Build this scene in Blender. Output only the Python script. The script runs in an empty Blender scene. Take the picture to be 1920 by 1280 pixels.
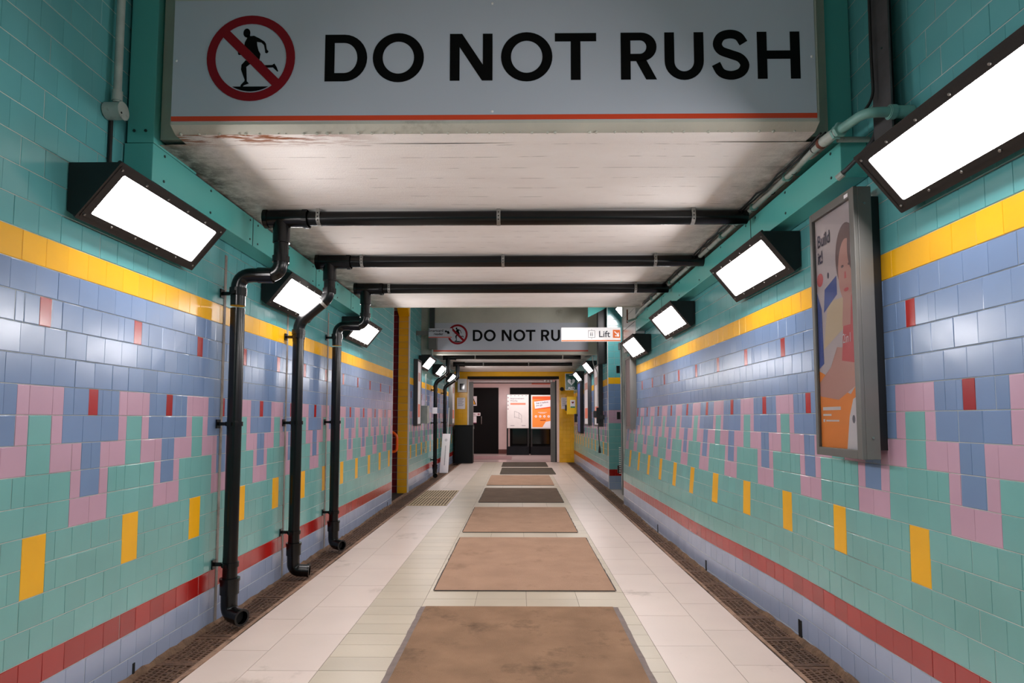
import bpy, bmesh, math, random
from mathutils import Vector, Matrix
random.seed(7)
C = bpy.context.scene.collection
PI = math.pi

# ------------------------------------------------------------------ materials
def lin(c):
    r = []
    for v in c:
        v = v / 255.0
        r.append(v / 12.92 if v <= 0.04045 else ((v + 0.055) / 1.055) ** 2.4)
    return (r[0], r[1], r[2], 1.0)

def mat(name, rgb, rough=0.5, metal=0.0, coat=0.0, var=0.0, island=0.0, bump=0.0, bscale=40.0, nscale=6.0,
        dirt=None, dirt_amt=0.0, stretch=(1, 1, 1), spec=0.5, emit=0.0, objrand=0.0, alpha=None):
    m = bpy.data.materials.new(name); m.use_nodes = True
    nt = m.node_tree; N = nt.nodes; Lk = nt.links
    b = N['Principled BSDF']
    base = lin(rgb)
    b.inputs['Base Color'].default_value = base
    b.inputs['Roughness'].default_value = rough
    b.inputs['Metallic'].default_value = metal
    b.inputs['Coat Weight'].default_value = coat
    b.inputs['Specular IOR Level'].default_value = spec
    tc = N.new('ShaderNodeTexCoord')
    mp = N.new('ShaderNodeMapping'); mp.inputs['Scale'].default_value = stretch
    Lk.new(tc.outputs['Object'], mp.inputs['Vector'])
    col = None
    if var or dirt or island or objrand:
        rgbn = N.new('ShaderNodeRGB'); rgbn.outputs[0].default_value = base; col = rgbn.outputs[0]
    if var:
        n = N.new('ShaderNodeTexNoise'); n.inputs['Scale'].default_value = nscale; n.inputs['Detail'].default_value = 6
        Lk.new(mp.outputs[0], n.inputs['Vector'])
        mr = N.new('ShaderNodeMapRange'); mr.inputs['From Min'].default_value = 0.3; mr.inputs['From Max'].default_value = 0.7
        mr.inputs['To Min'].default_value = 1 - var; mr.inputs['To Max'].default_value = 1 + var * 0.5
        Lk.new(n.outputs['Fac'], mr.inputs['Value'])
        hs = N.new('ShaderNodeHueSaturation'); Lk.new(mr.outputs[0], hs.inputs['Value']); Lk.new(col, hs.inputs['Color']); col = hs.outputs[0]
    if island or objrand:
        if island:
            g = N.new('ShaderNodeNewGeometry'); src = g.outputs['Random Per Island']; a = island
        else:
            g = N.new('ShaderNodeObjectInfo'); src = g.outputs['Random']; a = objrand
        mr = N.new('ShaderNodeMapRange'); mr.inputs['To Min'].default_value = 1 - a; mr.inputs['To Max'].default_value = 1 + a
        Lk.new(src, mr.inputs['Value'])
        hs = N.new('ShaderNodeHueSaturation'); Lk.new(mr.outputs[0], hs.inputs['Value']); Lk.new(col, hs.inputs['Color']); col = hs.outputs[0]
    if dirt:
        n = N.new('ShaderNodeTexNoise'); n.inputs['Scale'].default_value = nscale * 0.6; n.inputs['Detail'].default_value = 9
        n.inputs['Roughness'].default_value = 0.7
        Lk.new(mp.outputs[0], n.inputs['Vector'])
        mr = N.new('ShaderNodeMapRange'); mr.inputs['From Min'].default_value = 0.62 - dirt_amt * 0.3; mr.inputs['From Max'].default_value = 0.72
        Lk.new(n.outputs['Fac'], mr.inputs['Value'])
        mx = N.new('ShaderNodeMixRGB'); mx.inputs[2].default_value = lin(dirt)
        Lk.new(mr.outputs[0], mx.inputs[0]); Lk.new(col, mx.inputs[1]); col = mx.outputs[0]
    if col is not None: Lk.new(col, b.inputs['Base Color'])
    if bump:
        n = N.new('ShaderNodeTexNoise'); n.inputs['Scale'].default_value = bscale; n.inputs['Detail'].default_value = 4
        Lk.new(mp.outputs[0], n.inputs['Vector'])
        bp = N.new('ShaderNodeBump'); bp.inputs['Strength'].default_value = bump; bp.inputs['Distance'].default_value = 0.01
        Lk.new(n.outputs['Fac'], bp.inputs['Height']); Lk.new(bp.outputs[0], b.inputs['Normal'])
    if emit:
        b.inputs['Emission Color'].default_value = base; b.inputs['Emission Strength'].default_value = emit
    return m

def tile(name, rgb, isl=0.07):
    return mat(name, rgb, rough=0.21, island=isl, bump=0.05, bscale=14, var=0.06, nscale=3, spec=.85)

M = {
 'teal': tile('tile_teal', (94, 164, 167), .05), 'green': tile('tile_green', (115, 172, 169), .035), 'blue': tile('tile_blue', (114, 138, 176), .05),
 'peri': tile('tile_periwinkle', (152, 164, 190), .04), 'pink': tile('tile_pink', (192, 154, 174), .03), 'yellow': tile('tile_yellow', (238, 176, 24), .05),
 'red': tile('tile_red', (160, 24, 20), .14), 'darkred': tile('tile_maroon', (112, 16, 26), .06),
 'grout': mat('grout', (186, 190, 184), .85, var=.35, nscale=1.3, dirt=(70, 66, 62), dirt_amt=.35, bump=.2),
 'tealpaint': mat('teal_painted_steel', (92, 178, 172), .2, var=.05, nscale=1.5, bump=.06, bscale=3),
 'tealseam': mat('dark_teal_seam', (20, 50, 48), .6),
 'black': mat('black_powder_coat', (13, 13, 15), .42, bump=.05, bscale=90),
 'pipe': mat('black_gloss_plastic_pipe', (7, 7, 8), .24, var=.2, nscale=9, spec=.35, dirt=(40, 36, 32), dirt_amt=.0, bump=.05, bscale=6),
 'pipein': mat('black_pipe_inside', (6, 6, 6), .8),
 'steel': mat('galvanised_strap', (150, 148, 144), .45, metal=.8, var=.3, nscale=30),
 'stainless': mat('brushed_stainless', (170, 165, 162), .28, metal=.9, var=.15, nscale=4, stretch=(1, 1, .1)),
 'greymetal': mat('grey_anodised_frame', (108, 106, 103), .42, metal=.3, var=.06),
 'darkgrey': mat('dark_grey_metal', (62, 62, 64), .4, metal=.2, var=.1),
 'conduit': mat('grey_painted_conduit', (165, 174, 168), .4, var=.2, nscale=8, dirt=(96, 72, 52), dirt_amt=.1),
 'tealconduit': mat('teal_painted_conduit', (112, 160, 152), .35, var=.2, nscale=8, dirt=(70, 60, 50), dirt_amt=.1),
 'rust': mat('rusty_collar', (98, 52, 36), .8, var=.4, nscale=20),
 'cable': mat('black_cable', (14, 14, 15), .5), 'whitecable': mat('white_cable', (190, 188, 184), .5),
 'tray': mat('dusty_cable_tray', (64, 62, 64), .6, var=.3, nscale=10),
 'signwhite': mat('white_sign_enamel', (180, 184, 196), .32, var=.03, nscale=2),
 'signblack': mat('sign_black', (4, 4, 5), .5, spec=.12), 'signred': mat('sign_red', (128, 14, 28), .4, spec=.25), 'signorange': mat('sign_orange_red', (205, 66, 34), .4),
 'floorw': mat('pale_floor_tile', (212, 194, 184), .33, island=.03, var=.06, nscale=1.6, dirt=(150, 132, 118), dirt_amt=.12, bump=.04, bscale=60),
 'floorb': mat('beige_floor_tile', (186, 172, 152), .36, island=.05, var=.08, nscale=2, bump=.04, bscale=60),
 'floorg': mat('floor_joint', (110, 98, 86), .9),
 'grate': mat('rusty_drain_grate', (100, 72, 54), .8, var=.45, nscale=14, dirt=(66, 46, 32), dirt_amt=.55, bump=.8, bscale=70, objrand=.22),
 'channel': mat('dark_drain_channel', (34, 24, 18), .95, var=.4, nscale=20),
 'dirt': mat('caked_brown_dirt', (112, 86, 66), .95, var=.4, nscale=9, bump=1, bscale=45, dirt=(56, 40, 30), dirt_amt=.4),
 'lip': mat('worn_drain_lip', (150, 118, 96), .8, var=.35, nscale=10, dirt=(70, 48, 36), dirt_amt=.3, bump=.5, bscale=50),
 'matb': mat('brown_carpet_mat', (164, 130, 104), .95, var=.22, nscale=3.2, bump=1, bscale=260, dirt=(104, 84, 68), dirt_amt=.28, spec=.1),
 'matp': mat('faded_brown_carpet_mat', (188, 152, 128), .95, var=.1, nscale=3, bump=1, bscale=260, dirt=(160, 128, 106), dirt_amt=.2, spec=.1),
 'matg': mat('dull_brown_carpet_mat', (126, 106, 92), .95, var=.16, nscale=3, bump=1, bscale=260, spec=.1),
 'matd': mat('dark_grey_brown_mat', (96, 86, 76), .95, var=.15, nscale=3, bump=1, bscale=260, spec=.1),
 'matu': mat('purplish_mat', (140, 112, 112), .95, var=.1, nscale=3, bump=1, bscale=260, spec=.1),
 'matedge': mat('mat_rubber_edge', (120, 104, 98), .7, var=.25, nscale=12), 'matedged': mat('mat_dark_edge', (58, 48, 44), .8),
 'concrete': mat('pale_concrete', (186, 184, 172), .8, var=.16, nscale=1.5, bump=.5, bscale=20, dirt=(120, 112, 96), dirt_amt=.12),
 'white': mat('white_paint', (222, 218, 216), .45, var=.04), 'whitepanel': mat('white_cladding', (205, 202, 200), .25, var=.05),
 'yellowpaint': mat('yellow_glazed_column', (236, 176, 14), .25, var=.05, nscale=6),
 'yellowbox': mat('yellow_plastic', (250, 200, 10), .35),
 'pinkwall': mat('pale_pink_plaster', (236, 212, 210), .6, var=.03), 'roomfloor': mat('polished_pink_floor', (214, 190, 186), .15, var=.05),
 'blackdoor': mat('matt_black_door', (7, 6, 7), .6, spec=.15), 'darkglass': mat('dark_door_glass', (8, 9, 14), .1), 'kick': mat('scuffed_kick_plate', (14, 16, 22), .4, var=.4, nscale=5, spec=.2),
 'cabinet': mat('charcoal_cabinet', (13, 16, 18), .55, spec=.2), 'skirt': mat('brown_skirting', (104, 60, 54), .4),
 'orange': mat('orange_gloss_handrail', (240, 92, 20), .2), 'lightorange': mat('poster_orange', (248, 146, 62), .45), 'posterorange': mat('poster_deep_orange', (240, 92, 40), .45),
 'paper': mat('paper_white', (238, 232, 236), .6), 'greytext': mat('grey_print', (120, 116, 128), .6), 'salmon': mat('poster_salmon', (244, 130, 104), .5),
 'warnyellow': mat('warning_yellow', (245, 170, 20), .5), 'aedgreen': mat('aed_green', (16, 74, 66), .35), 'leafgreen': mat('leaf_green', (34, 140, 86), .5),
 'magenta': mat('notice_purple', (110, 30, 70), .5), 'postblue': mat('poster_blue', (70, 90, 160), .4), 'skin': mat('poster_skin', (208, 156, 144), .5), 'hair': mat('poster_hair', (120, 92, 92), .5),
 'posterbg': mat('poster_pale_lilac', (212, 198, 200), .35), 'posterred': mat('poster_rose', (208, 96, 100), .5), 'postercream': mat('poster_cream', (222, 200, 168), .5),
 'navy': mat('poster_navy', (44, 36, 70), .5), 'gratew': mat('cream_grille_bar', (206, 184, 144), .6, var=.1), 'grateb': mat('brown_grille_gap', (104, 84, 62), .85, var=.2),
 'mortar': mat('dark_opening', (14, 12, 11), .9), 'stainrust': mat('rust_stain', (150, 78, 28), .9, var=.5, nscale=30),
 'wallstrip': mat('grey_brown_wall_strip', (150, 142, 136), .8, var=.3, nscale=4, dirt=(84, 72, 62), dirt_amt=.35, bump=.4),
 'weed': mat('small_weed', (70, 84, 40), .8),
}

def glass_mat():
    m = bpy.data.materials.new('clear_poster_glazing'); m.use_nodes = True
    b = m.node_tree.nodes['Principled BSDF']; b.inputs['Transmission Weight'].default_value = 1
    b.inputs['Roughness'].default_value = .06; b.inputs['IOR'].default_value = 1.12; b.inputs['Base Color'].default_value = (.97, .97, .98, 1)
    return m
M['glass'] = glass_mat()

def emitter(name, rgb, s):
    m = bpy.data.materials.new(name); m.use_nodes = True; nt = m.node_tree; nt.nodes.clear()
    e = nt.nodes.new('ShaderNodeEmission'); o = nt.nodes.new('ShaderNodeOutputMaterial')
    e.inputs[0].default_value = (rgb[0], rgb[1], rgb[2], 1); e.inputs[1].default_value = s
    nt.links.new(e.outputs[0], o.inputs[0]); return m
LAMP = 42.0
M['lens'] = emitter('lit_diffuser', (1.0, .955, .95), LAMP)
M['litwhite'] = mat('glowing_sign_white', (240, 236, 236), .4, emit=.75)  # slight emission put into the Lift sign colours
M['litorange'] = mat('glowing_sign_orange', (238, 120, 66), .4, emit=.6)
M['litgrey'] = mat('glowing_sign_grey', (96, 96, 108), .4, emit=.15)

def ceiling_mat():
    m = bpy.data.materials.new('white_painted_board_marked_concrete'); m.use_nodes = True
    nt = m.node_tree; N = nt.nodes; L = nt.links; b = N['Principled BSDF']; b.inputs['Roughness'].default_value = .5
    tc = N.new('ShaderNodeTexCoord')
    def noise(scale, det, st, rough=.6):
        mp = N.new('ShaderNodeMapping'); mp.inputs['Scale'].default_value = st; L.new(tc.outputs['Object'], mp.inputs[0])
        n = N.new('ShaderNodeTexNoise'); n.inputs['Scale'].default_value = scale; n.inputs['Detail'].default_value = det; n.inputs['Roughness'].default_value = rough
        L.new(mp.outputs[0], n.inputs['Vector']); return n.outputs['Fac']
    def rng(src, a, c, lo=0., hi=1.):
        r = N.new('ShaderNodeMapRange'); r.inputs['From Min'].default_value = a; r.inputs['From Max'].default_value = c
        r.inputs['To Min'].default_value = lo; r.inputs['To Max'].default_value = hi; L.new(src, r.inputs['Value']); return r.outputs[0]
    def math_(op, a, c=None):
        n = N.new('ShaderNodeMath'); n.operation = op
        for i, v in enumerate((a, c)):
            if v is None: continue
            if isinstance(v, (int, float)): n.inputs[i].default_value = v
            else: L.new(v, n.inputs[i])
        return n.outputs[0]
    def mix(f, c1, c2):
        x = N.new('ShaderNodeMixRGB'); L.new(f, x.inputs[0])
        for i, v in ((1, c1), (2, c2)):
            if isinstance(v, tuple): x.inputs[i].default_value = v
            else: L.new(v, x.inputs[i])
        return x.outputs[0]
    sp = N.new('ShaderNodeSeparateXYZ'); L.new(tc.outputs['Object'], sp.inputs[0])
    col = mix(rng(noise(1.2, 5, (1, 2, 1)), .35, .7), lin((246, 240, 236)), lin((236, 228, 223)))
    # board joints: thin lines along x every 0.17 m, broken up
    fr = math_('FRACT', math_('MULTIPLY', sp.outputs['Y'], 5.7))
    line = math_('LESS_THAN', fr, .045)
    broken = rng(noise(7, 6, (.8, 6, 1)), .5, .58)
    lf = math_('MULTIPLY', line, broken)
    col = mix(math_('MULTIPLY', lf, .55), col, lin((128, 116, 108)))
    # chips
    col = mix(rng(noise(5, 8, (.35, 4, 1), .75), .68, .71), col, lin((120, 104, 94)))
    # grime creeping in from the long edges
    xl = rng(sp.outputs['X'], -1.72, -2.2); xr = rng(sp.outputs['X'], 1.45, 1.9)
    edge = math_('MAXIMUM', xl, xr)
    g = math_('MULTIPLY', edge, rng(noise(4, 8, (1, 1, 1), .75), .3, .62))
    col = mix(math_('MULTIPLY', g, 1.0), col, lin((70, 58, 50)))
    # rust streaks at the front left corner
    yy = math_('MULTIPLY', rng(sp.outputs['Y'], 3.72, 3.6), rng(sp.outputs['Y'], 3.48, 3.53))
    xx = math_('MULTIPLY', rng(sp.outputs['X'], -.8, -1.4), 1.0)
    rs = math_('MULTIPLY', math_('MULTIPLY', yy, xx), rng(noise(5, 6, (1, 7, 1), .6), .47, .53))
    col = mix(rs, col, lin((140, 78, 34)))
    L.new(col, b.inputs['Base Color'])
    bp = N.new('ShaderNodeBump'); bp.inputs['Strength'].default_value = .55; bp.inputs['Distance'].default_value = .01
    h = math_('ADD', math_('MULTIPLY', noise(9, 8, (.5, 5, 1), .7), 1.0), math_('ADD', math_('MULTIPLY', line, -.3), math_('MULTIPLY', noise(90, 3, (1, 1, 1)), .5)))
    L.new(h, bp.inputs['Height']); L.new(bp.outputs[0], b.inputs['Normal'])
    return m
M['ceil'] = ceiling_mat()

# ------------------------------------------------------------------ mesh helpers
class MB:
    def __init__(s): s.v = []; s.f = []; s.m = []; s.mats = []; s.sm = []
    def mi(s, k):
        if k not in s.mats: s.mats.append(k)
        return s.mats.index(k)
    def face(s, pts, k, smooth=False):
        b = len(s.v); s.v += [tuple(p) for p in pts]; s.f.append(tuple(range(b, b + len(pts)))); s.m.append(s.mi(k)); s.sm.append(smooth)
    def mesh(s, vs, fs, k, smooth=False):
        b = len(s.v); s.v += [tuple(p) for p in vs]; i = s.mi(k)
        for f in fs: s.f.append(tuple(b + j for j in f)); s.m.append(i); s.sm.append(smooth)
    def box(s, x0, x1, y0, y1, z0, z1, k, bev=0.0):
        x0, x1 = min(x0, x1), max(x0, x1); y0, y1 = min(y0, y1), max(y0, y1); z0, z1 = min(z0, z1), max(z0, z1)
        if bev <= 0:
            v = [(x, y, z) for x in (x0, x1) for y in (y0, y1) for z in (z0, z1)]
            s.mesh(v, [(0, 1, 3, 2), (4, 6, 7, 5), (0, 4, 5, 1), (2, 3, 7, 6), (0, 2, 6, 4), (1, 5, 7, 3)], k)
        else:
            bm = bmesh.new(); bmesh.ops.create_cube(bm, size=1)
            for v in bm.verts: v.co = Vector(((x0 + x1) / 2 + v.co.x * (x1 - x0), (y0 + y1) / 2 + v.co.y * (y1 - y0), (z0 + z1) / 2 + v.co.z * (z1 - z0)))
            bmesh.ops.bevel(bm, geom=bm.edges[:], offset=bev, segments=2, affect='EDGES', profile=.5)
            s.addbm(bm, k)
    def addbm(s, bm, k, smooth=False):
        bm.verts.index_update(); s.mesh([v.co[:] for v in bm.verts], [[v.index for v in f.verts] for f in bm.faces], k, smooth); bm.free()
    def prism(s, prof, y0, y1, k, plane='xz'):
        n = len(prof)
        if plane == 'xz': a = [(p[0], y0, p[1]) for p in prof]; b = [(p[0], y1, p[1]) for p in prof]
        elif plane == 'yz': a = [(y0, p[0], p[1]) for p in prof]; b = [(y1, p[0], p[1]) for p in prof]
        else: a = [(p[0], p[1], y0) for p in prof]; b = [(p[0], p[1], y1) for p in prof]
        s.mesh(a + b, [tuple(range(n)), tuple(range(2 * n - 1, n - 1, -1))] + [(i, (i + 1) % n, n + (i + 1) % n, n + i) for i in range(n)], k)
    def tube(s, pts, r, k, seg=18, caps=True, radii=None):
        pts = [Vector(p) for p in pts]; n = len(pts)
        d0 = (pts[1] - pts[0]).normalized(); ref = Vector((0, 0, 1)) if abs(d0.z) < .9 else Vector((1, 0, 0))
        nrm = d0.cross(ref).normalized(); vs = []; prev = d0
        for i, p in enumerate(pts):
            if i == 0: d = d0
            elif i == n - 1: d = (pts[i] - pts[i - 1]).normalized()
            else: d = ((pts[i + 1] - p).normalized() + (p - pts[i - 1]).normalized()).normalized()
            q = prev.rotation_difference(d); nrm = q @ nrm; prev = d; bi = d.cross(nrm).normalized(); rr = radii[i] if radii else r
            for j in range(seg):
                a = 2 * PI * j / seg; vs.append(p + (nrm * math.cos(a) + bi * math.sin(a)) * rr)
        fs = [(i * seg + j, i * seg + (j + 1) % seg, (i + 1) * seg + (j + 1) % seg, (i + 1) * seg + j) for i in range(n - 1) for j in range(seg)]
        s.mesh(vs, fs, k, True)
        if caps: s.face(vs[:seg][::-1], k); s.face(vs[-seg:], k)
    def ring(s, c, d, r0, r1, h, k, seg=24):   # annular collar along d, centred at c
        c = Vector(c); d = Vector(d).normalized()
        ref = Vector((0, 0, 1)) if abs(d.z) < .9 else Vector((1, 0, 0)); u = d.cross(ref).normalized(); w = d.cross(u)
        P = lambda a, r, t: c + (u * math.cos(a) + w * math.sin(a)) * r + d * t
        for j in range(seg):
            a, b = 2 * PI * j / seg, 2 * PI * (j + 1) / seg
            for (ra, ta, rb, tb) in ((r1, -h / 2, r1, h / 2), (r1, h / 2, r0, h / 2), (r0, h / 2, r0, -h / 2), (r0, -h / 2, r1, -h / 2)):
                s.face([P(a, ra, ta), P(b, ra, ta), P(b, rb, tb), P(a, rb, tb)], k)
    def ball(s, c, r, k, seg=10, sq=(1, 1, 1)):
        bm = bmesh.new(); bmesh.ops.create_uvsphere(bm, u_segments=seg, v_segments=seg // 2 + 1, radius=r)
        for v in bm.verts: v.co = Vector((v.co.x * sq[0] + c[0], v.co.y * sq[1] + c[1], v.co.z * sq[2] + c[2]))
        s.addbm(bm, k, True)
    def build(s, name, parent=None, loc=None):
        me = bpy.data.meshes.new(name); v = s.v
        if loc: v = [(p[0] - loc[0], p[1] - loc[1], p[2] - loc[2]) for p in v]
        me.from_pydata(v, [], s.f)
        for k in s.mats: me.materials.append(M[k])
        me.polygons.foreach_set('material_index', s.m); me.polygons.foreach_set('use_smooth', s.sm)
        me.update()
        if any(s.sm):
            try: me.set_sharp_from_angle(angle=math.radians(50))
            except Exception: pass
        o = bpy.data.objects.new(name, me); C.objects.link(o)
        if parent:
            o.parent = parent
            if not loc:   # vertices are in world space: undo the parent's placement
                o.matrix_parent_inverse = Matrix.Translation(parent.location).inverted()
        elif loc: o.location = loc
        return o

def tag(o, label, cat, group=None, kind=None):
    o['label'] = label; o['category'] = cat
    if group: o['group'] = group
    if kind: o['kind'] = kind
    return o
def thing(name, label, cat, loc=(0, 0, 0), group=None):
    o = bpy.data.objects.new(name, None); C.objects.link(o); o.location = loc; o.empty_display_size = .1
    return tag(o, label, cat, group)
def struct(mb, name, label=None):
    o = mb.build(name); o['kind'] = 'structure'
    if label: o['label'] = label
    return o
def fillet(pts, r, n=7):
    pts = [Vector(p) for p in pts]; out = [pts[0]]
    for i in range(1, len(pts) - 1):
        a, b, c = pts[i - 1], pts[i], pts[i + 1]; d1 = (a - b).normalized(); d2 = (c - b).normalized()
        rr = min(r, (a - b).length * .49, (c - b).length * .49); p1 = b + d1 * rr; p2 = b + d2 * rr
        for t in range(n + 1):
            t /= n; out.append(p1 * (1 - t) ** 2 + b * 2 * t * (1 - t) + p2 * t * t)
    out.append(pts[-1]); return out
_tx = 0
def text(s, size, o3, ux, uz, k, name, parent, align='LEFT', bold=0.0, xs=1.0):
    cu = bpy.data.curves.new('t', 'FONT'); cu.body = s; cu.size = size; cu.align_x = align; cu.resolution_u = 3; cu.offset = bold * size; cu.space_line = .95
    ob = bpy.data.objects.new('t', cu); me = bpy.data.meshes.new_from_object(ob)
    bpy.data.objects.remove(ob); bpy.data.curves.remove(cu)
    ux = Vector(ux).normalized(); uz = Vector(uz).normalized()
    for v in me.vertices: v.co = Vector(o3) + ux * v.co.x * xs + uz * v.co.y
    me.materials.clear(); me.materials.append(M[k]); me.update(); me.name = name
    o = bpy.data.objects.new(name, me); C.objects.link(o)
    if parent: o.parent = parent; o.matrix_parent_inverse = Matrix.Translation(parent.location).inverted()
    return o

# ------------------------------------------------------------------ key dimensions
XL, XR = -2.41, 2.064
def xr(y, z):
    t = min(max((y - 4.6) / 2.6, 0), 1); t = t * t * (3 - 2 * t)
    h = min(max((1.75 - z) / 1.1, 0), 1)
    k = .03 * math.exp(-((y - 3.7) / .5) ** 2)
    return XR - (.098 * t + k * .4) * h

# ------------------------------------------------------------------ tiled walls
def rows():
    """rows counted upward from the course above the red stripe; u in tiles, period 5"""
    G, P, B, R = 'green', 'pink', 'blue', 'red'
    return {
     1: [(.5, 1.5, G), (1.5, 2.5, G), (2.5, 3.5, G), (3.5, 4.5, G), (4.5, 5.5, G)],
     2: [(0, 1, G), (1, 2, G), (2, 3, G), (3, 4, G), (4, 5, G)],
     3: [(1, 1.5, G), (1.5, 2.5, G), (2.5, 3.5, G), (3.5, 4.5, G), (4.5, 5, G)],
     4: [(1, 1.4, G), (1.4, 2.2, G), (2.2, 3.2, G), (3.2, 4.2, G), (4.2, 5, G)],
     5: [(0, 1, G), (1, 2, G), (2, 3, P), (3, 4, P), (4, 5, G)],
     6: [(0, 1, G), (1, 2, G), (2, 2.5, P), (2.5, 3.5, B), (3.5, 4, P), (4, 4.5, G), (4.5, 5, G)],
     7: [(0, 1, G), (1, 2, P), (2, 2.5, P), (2.5, 3, B), (3, 3.5, B), (3.5, 4, P), (4, 5, P)],
     8: [(0, 1, G), (1, 1.5, P), (1.5, 2.5, B), (2.5, 3.5, B), (3.5, 4.5, B), (4.5, 5, P)],
     9: [(0, 1, P), (1, 1.5, P), (1.5, 2, B), (2, 2.75, B), (2.75, 3.25, R), (3.25, 3.5, B), (3.5, 4, B), (4, 4.5, B), (4.5, 5, P)],
     10: [(0, 1, B), (1, 2, B), (2, 3, B), (3, 4, B), (4, 5, B)],
     11: [(.5, 1.5, B), (1.5, 2.5, B), (2.5, 3.5, B), (3.5, 4.5, B), (4.5, 5.5, B)],
     12: [(.25, .75, R), (.75, 1.25, B), (1.25, 2.25, B), (2.25, 3.25, B), (3.25, 4.25, B), (4.25, 4.6, B), (4.6, 5.25, B)],
     13: [(0, 1, B), (1, 2, B), (2, 3, B), (3, 4, B), (4, 5, B)],
    }
RW = rows()
def put_tile(mb, P, u0, u1, z0, z1, k):
    if u1 - u0 < .012 or z1 - z0 < .012: return
    g = .0017; e = .003; gv = .0004 if random.random() < .72 else .0015; ev = .0012 if gv < .001 else .003
    a, b, c, d = u0 + gv, u1 - gv, z0 + g, z1 - g
    t = [.003 + random.uniform(-.0006, .0006) for _ in range(4)]
    tilt = random.uniform(-.0007, .0007)
    o = [P(a, c, 0), P(b, c, 0), P(b, d, 0), P(a, d, 0)]
    i = [P(a + ev, c + e, t[0] - tilt), P(b - ev, c + e, t[1] + tilt), P(b - ev, d - e, t[2] + tilt), P(a + ev, d - e, t[3] - tilt)]
    s = len(mb.v); mb.v += o + i; m = mb.mi(k)
    for f in ((4, 5, 6, 7), (0, 1, 5, 4), (1, 2, 6, 5), (2, 3, 7, 6), (3, 0, 4, 7)):
        mb.f.append(tuple(s + j for j in f)); mb.m.append(m); mb.sm.append(False)
def tiled(mb, P, ua, ub, org, w, zr0, zr1, pitch, ztop, zbot=0.0, far=None):
    """zr0-zr1: the red stripe. P(u, z, n) maps to world."""
    def course(z0, z1, spec, per=5):
        k0 = int(math.floor((ua - org) / (w * per))) - 1; k1 = int(math.ceil((ub - org) / (w * per))) + 1
        for k in range(k0, k1 + 1):
            for (a, b, c) in spec:
                a2 = max(org + (k * per + a) * w, ua); b2 = min(org + (k * per + b) * w, ub)
                if b2 > a2: put_tile(mb, P, a2, b2, z0, z1, c)
    z = zr0; i = 0
    while z > zbot + .02:
        z0 = max(z - pitch, zbot); off = (i % 2) * .5 + .2
        course(z0, z, [(off, off + 1, 'peri')], 1); z = z0; i += 1
    course(zr0, zr1, [(.1, 1.1, 'red')], 1)
    for r in range(1, 14):
        z0 = zr1 + (r - 1) * pitch; course(z0, z0 + pitch, RW[r])
    z0 = zr1 + 2 * pitch; course(z0, z0 + 2 * pitch, [(0, 1, 'yellow')])
    z = zr1 + 13 * pitch; course(z, z + pitch * 1.02, [(.4, 1.4, 'yellow')], 1); z += pitch * 1.02
    i = 0
    while z < ztop - .02:
        z1 = min(z + pitch, ztop); off = (0, .5, .15, .65)[i % 4]; course(z, z1, [(off, off + 1, 'teal')], 1); z = z1; i += 1
ZT = 4.6
# left wall, near part
mb = MB()
PL = lambda u, z, n: (XL + n, u, z)
tiled(mb, PL, -1.0, 11.67, 2.99, .1515, .285, .431, .1497, ZT)
mb.face([(XL, -1, 0), (XL, 11.67, 0), (XL, 11.67, ZT), (XL, -1, ZT)], 'grout')
mb.box(-2.9, XL - .001, -1, 11.66, 0, ZT, 'concrete')
mb.box(-2.9, XL, 11.66, 11.70, 0, ZT, 'white')
# missing-tile gaps and weep holes at the foot
for y in (3.9, 5.2, 11.3): mb.box(XL, XL + .008, y, y + .02, .0, .09, 'mortar')
for yy in (4.94, 6.31, 7.66): mb.box(XL + .0, XL + .006, yy - .02, yy + .02, .0, 2.95, 'wallstrip')  # grey-brown strip up the wall behind each downpipe
struct(mb, 'wall_left')
# left wall, far part beyond the opening
mb = MB()
tiled(mb, PL, 13.4, 22.9, 2.99, .1515, .285, .431, .1497, ZT)
mb.face([(XL, 13.4, 0), (XL, 22.9, 0), (XL, 22.9, ZT), (XL, 13.4, ZT)], 'grout')
mb.box(-3.4, XL - .001, 13.47, 22.9, 0, ZT, 'concrete')
mb.box(XL - .02, XL + .012, 13.39, 13.415, 0, 4.2, 'white')
struct(mb, 'wall_left')
# left opening: yellow jamb and maroon tiled return behind it
mb = MB()
PJ = lambda u, z, n: (u, 13.4 - n, z)
z = 0
while z < 4.0:
    put_tile(mb, PJ, XL - .235, XL - .012, z, min(z + .149, 4.0), 'yellow')
    for a, b in ((-2.95, -2.8), (-2.8, -2.645)): put_tile(mb, lambda u, z, n: (u, 13.46 - n, z), a, b, z, min(z + .149, 4.0), 'darkred')
    for a, b in ((-3.4, -3.25), (-3.25, -3.1), (-3.1, -2.95)): put_tile(mb, lambda u, z, n: (u, 13.46 - n, z), a, b, z, min(z + .149, 4.0), 'darkred')
    z += .15
mb.box(XL - .24, XL - .012, 13.401, 13.47, 0, ZT, 'grout'); mb.box(-3.4, XL - .24, 13.461, 13.47, 0, ZT, 'grout')
mb.box(-3.5, -3.4, 11.6, 13.5, 0, ZT, 'darkred')  # unseen wall added across the passage so no light leaks in
mb.prism([(13.4, 3.86), (13.4, 4.3), (12.9, 4.3), (12.9, 4.15)], XL - .235, XL - .004, 'yellowpaint', plane='yz')
mb.box(XL - .245, XL - .004, 11.7, 12.9, 4.15, ZT, 'teal')
mb.box(-3.4, -2.65, 11.7, 13.45, 4.15, 4.22, 'concrete')
struct(mb, 'wall_left')

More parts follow.
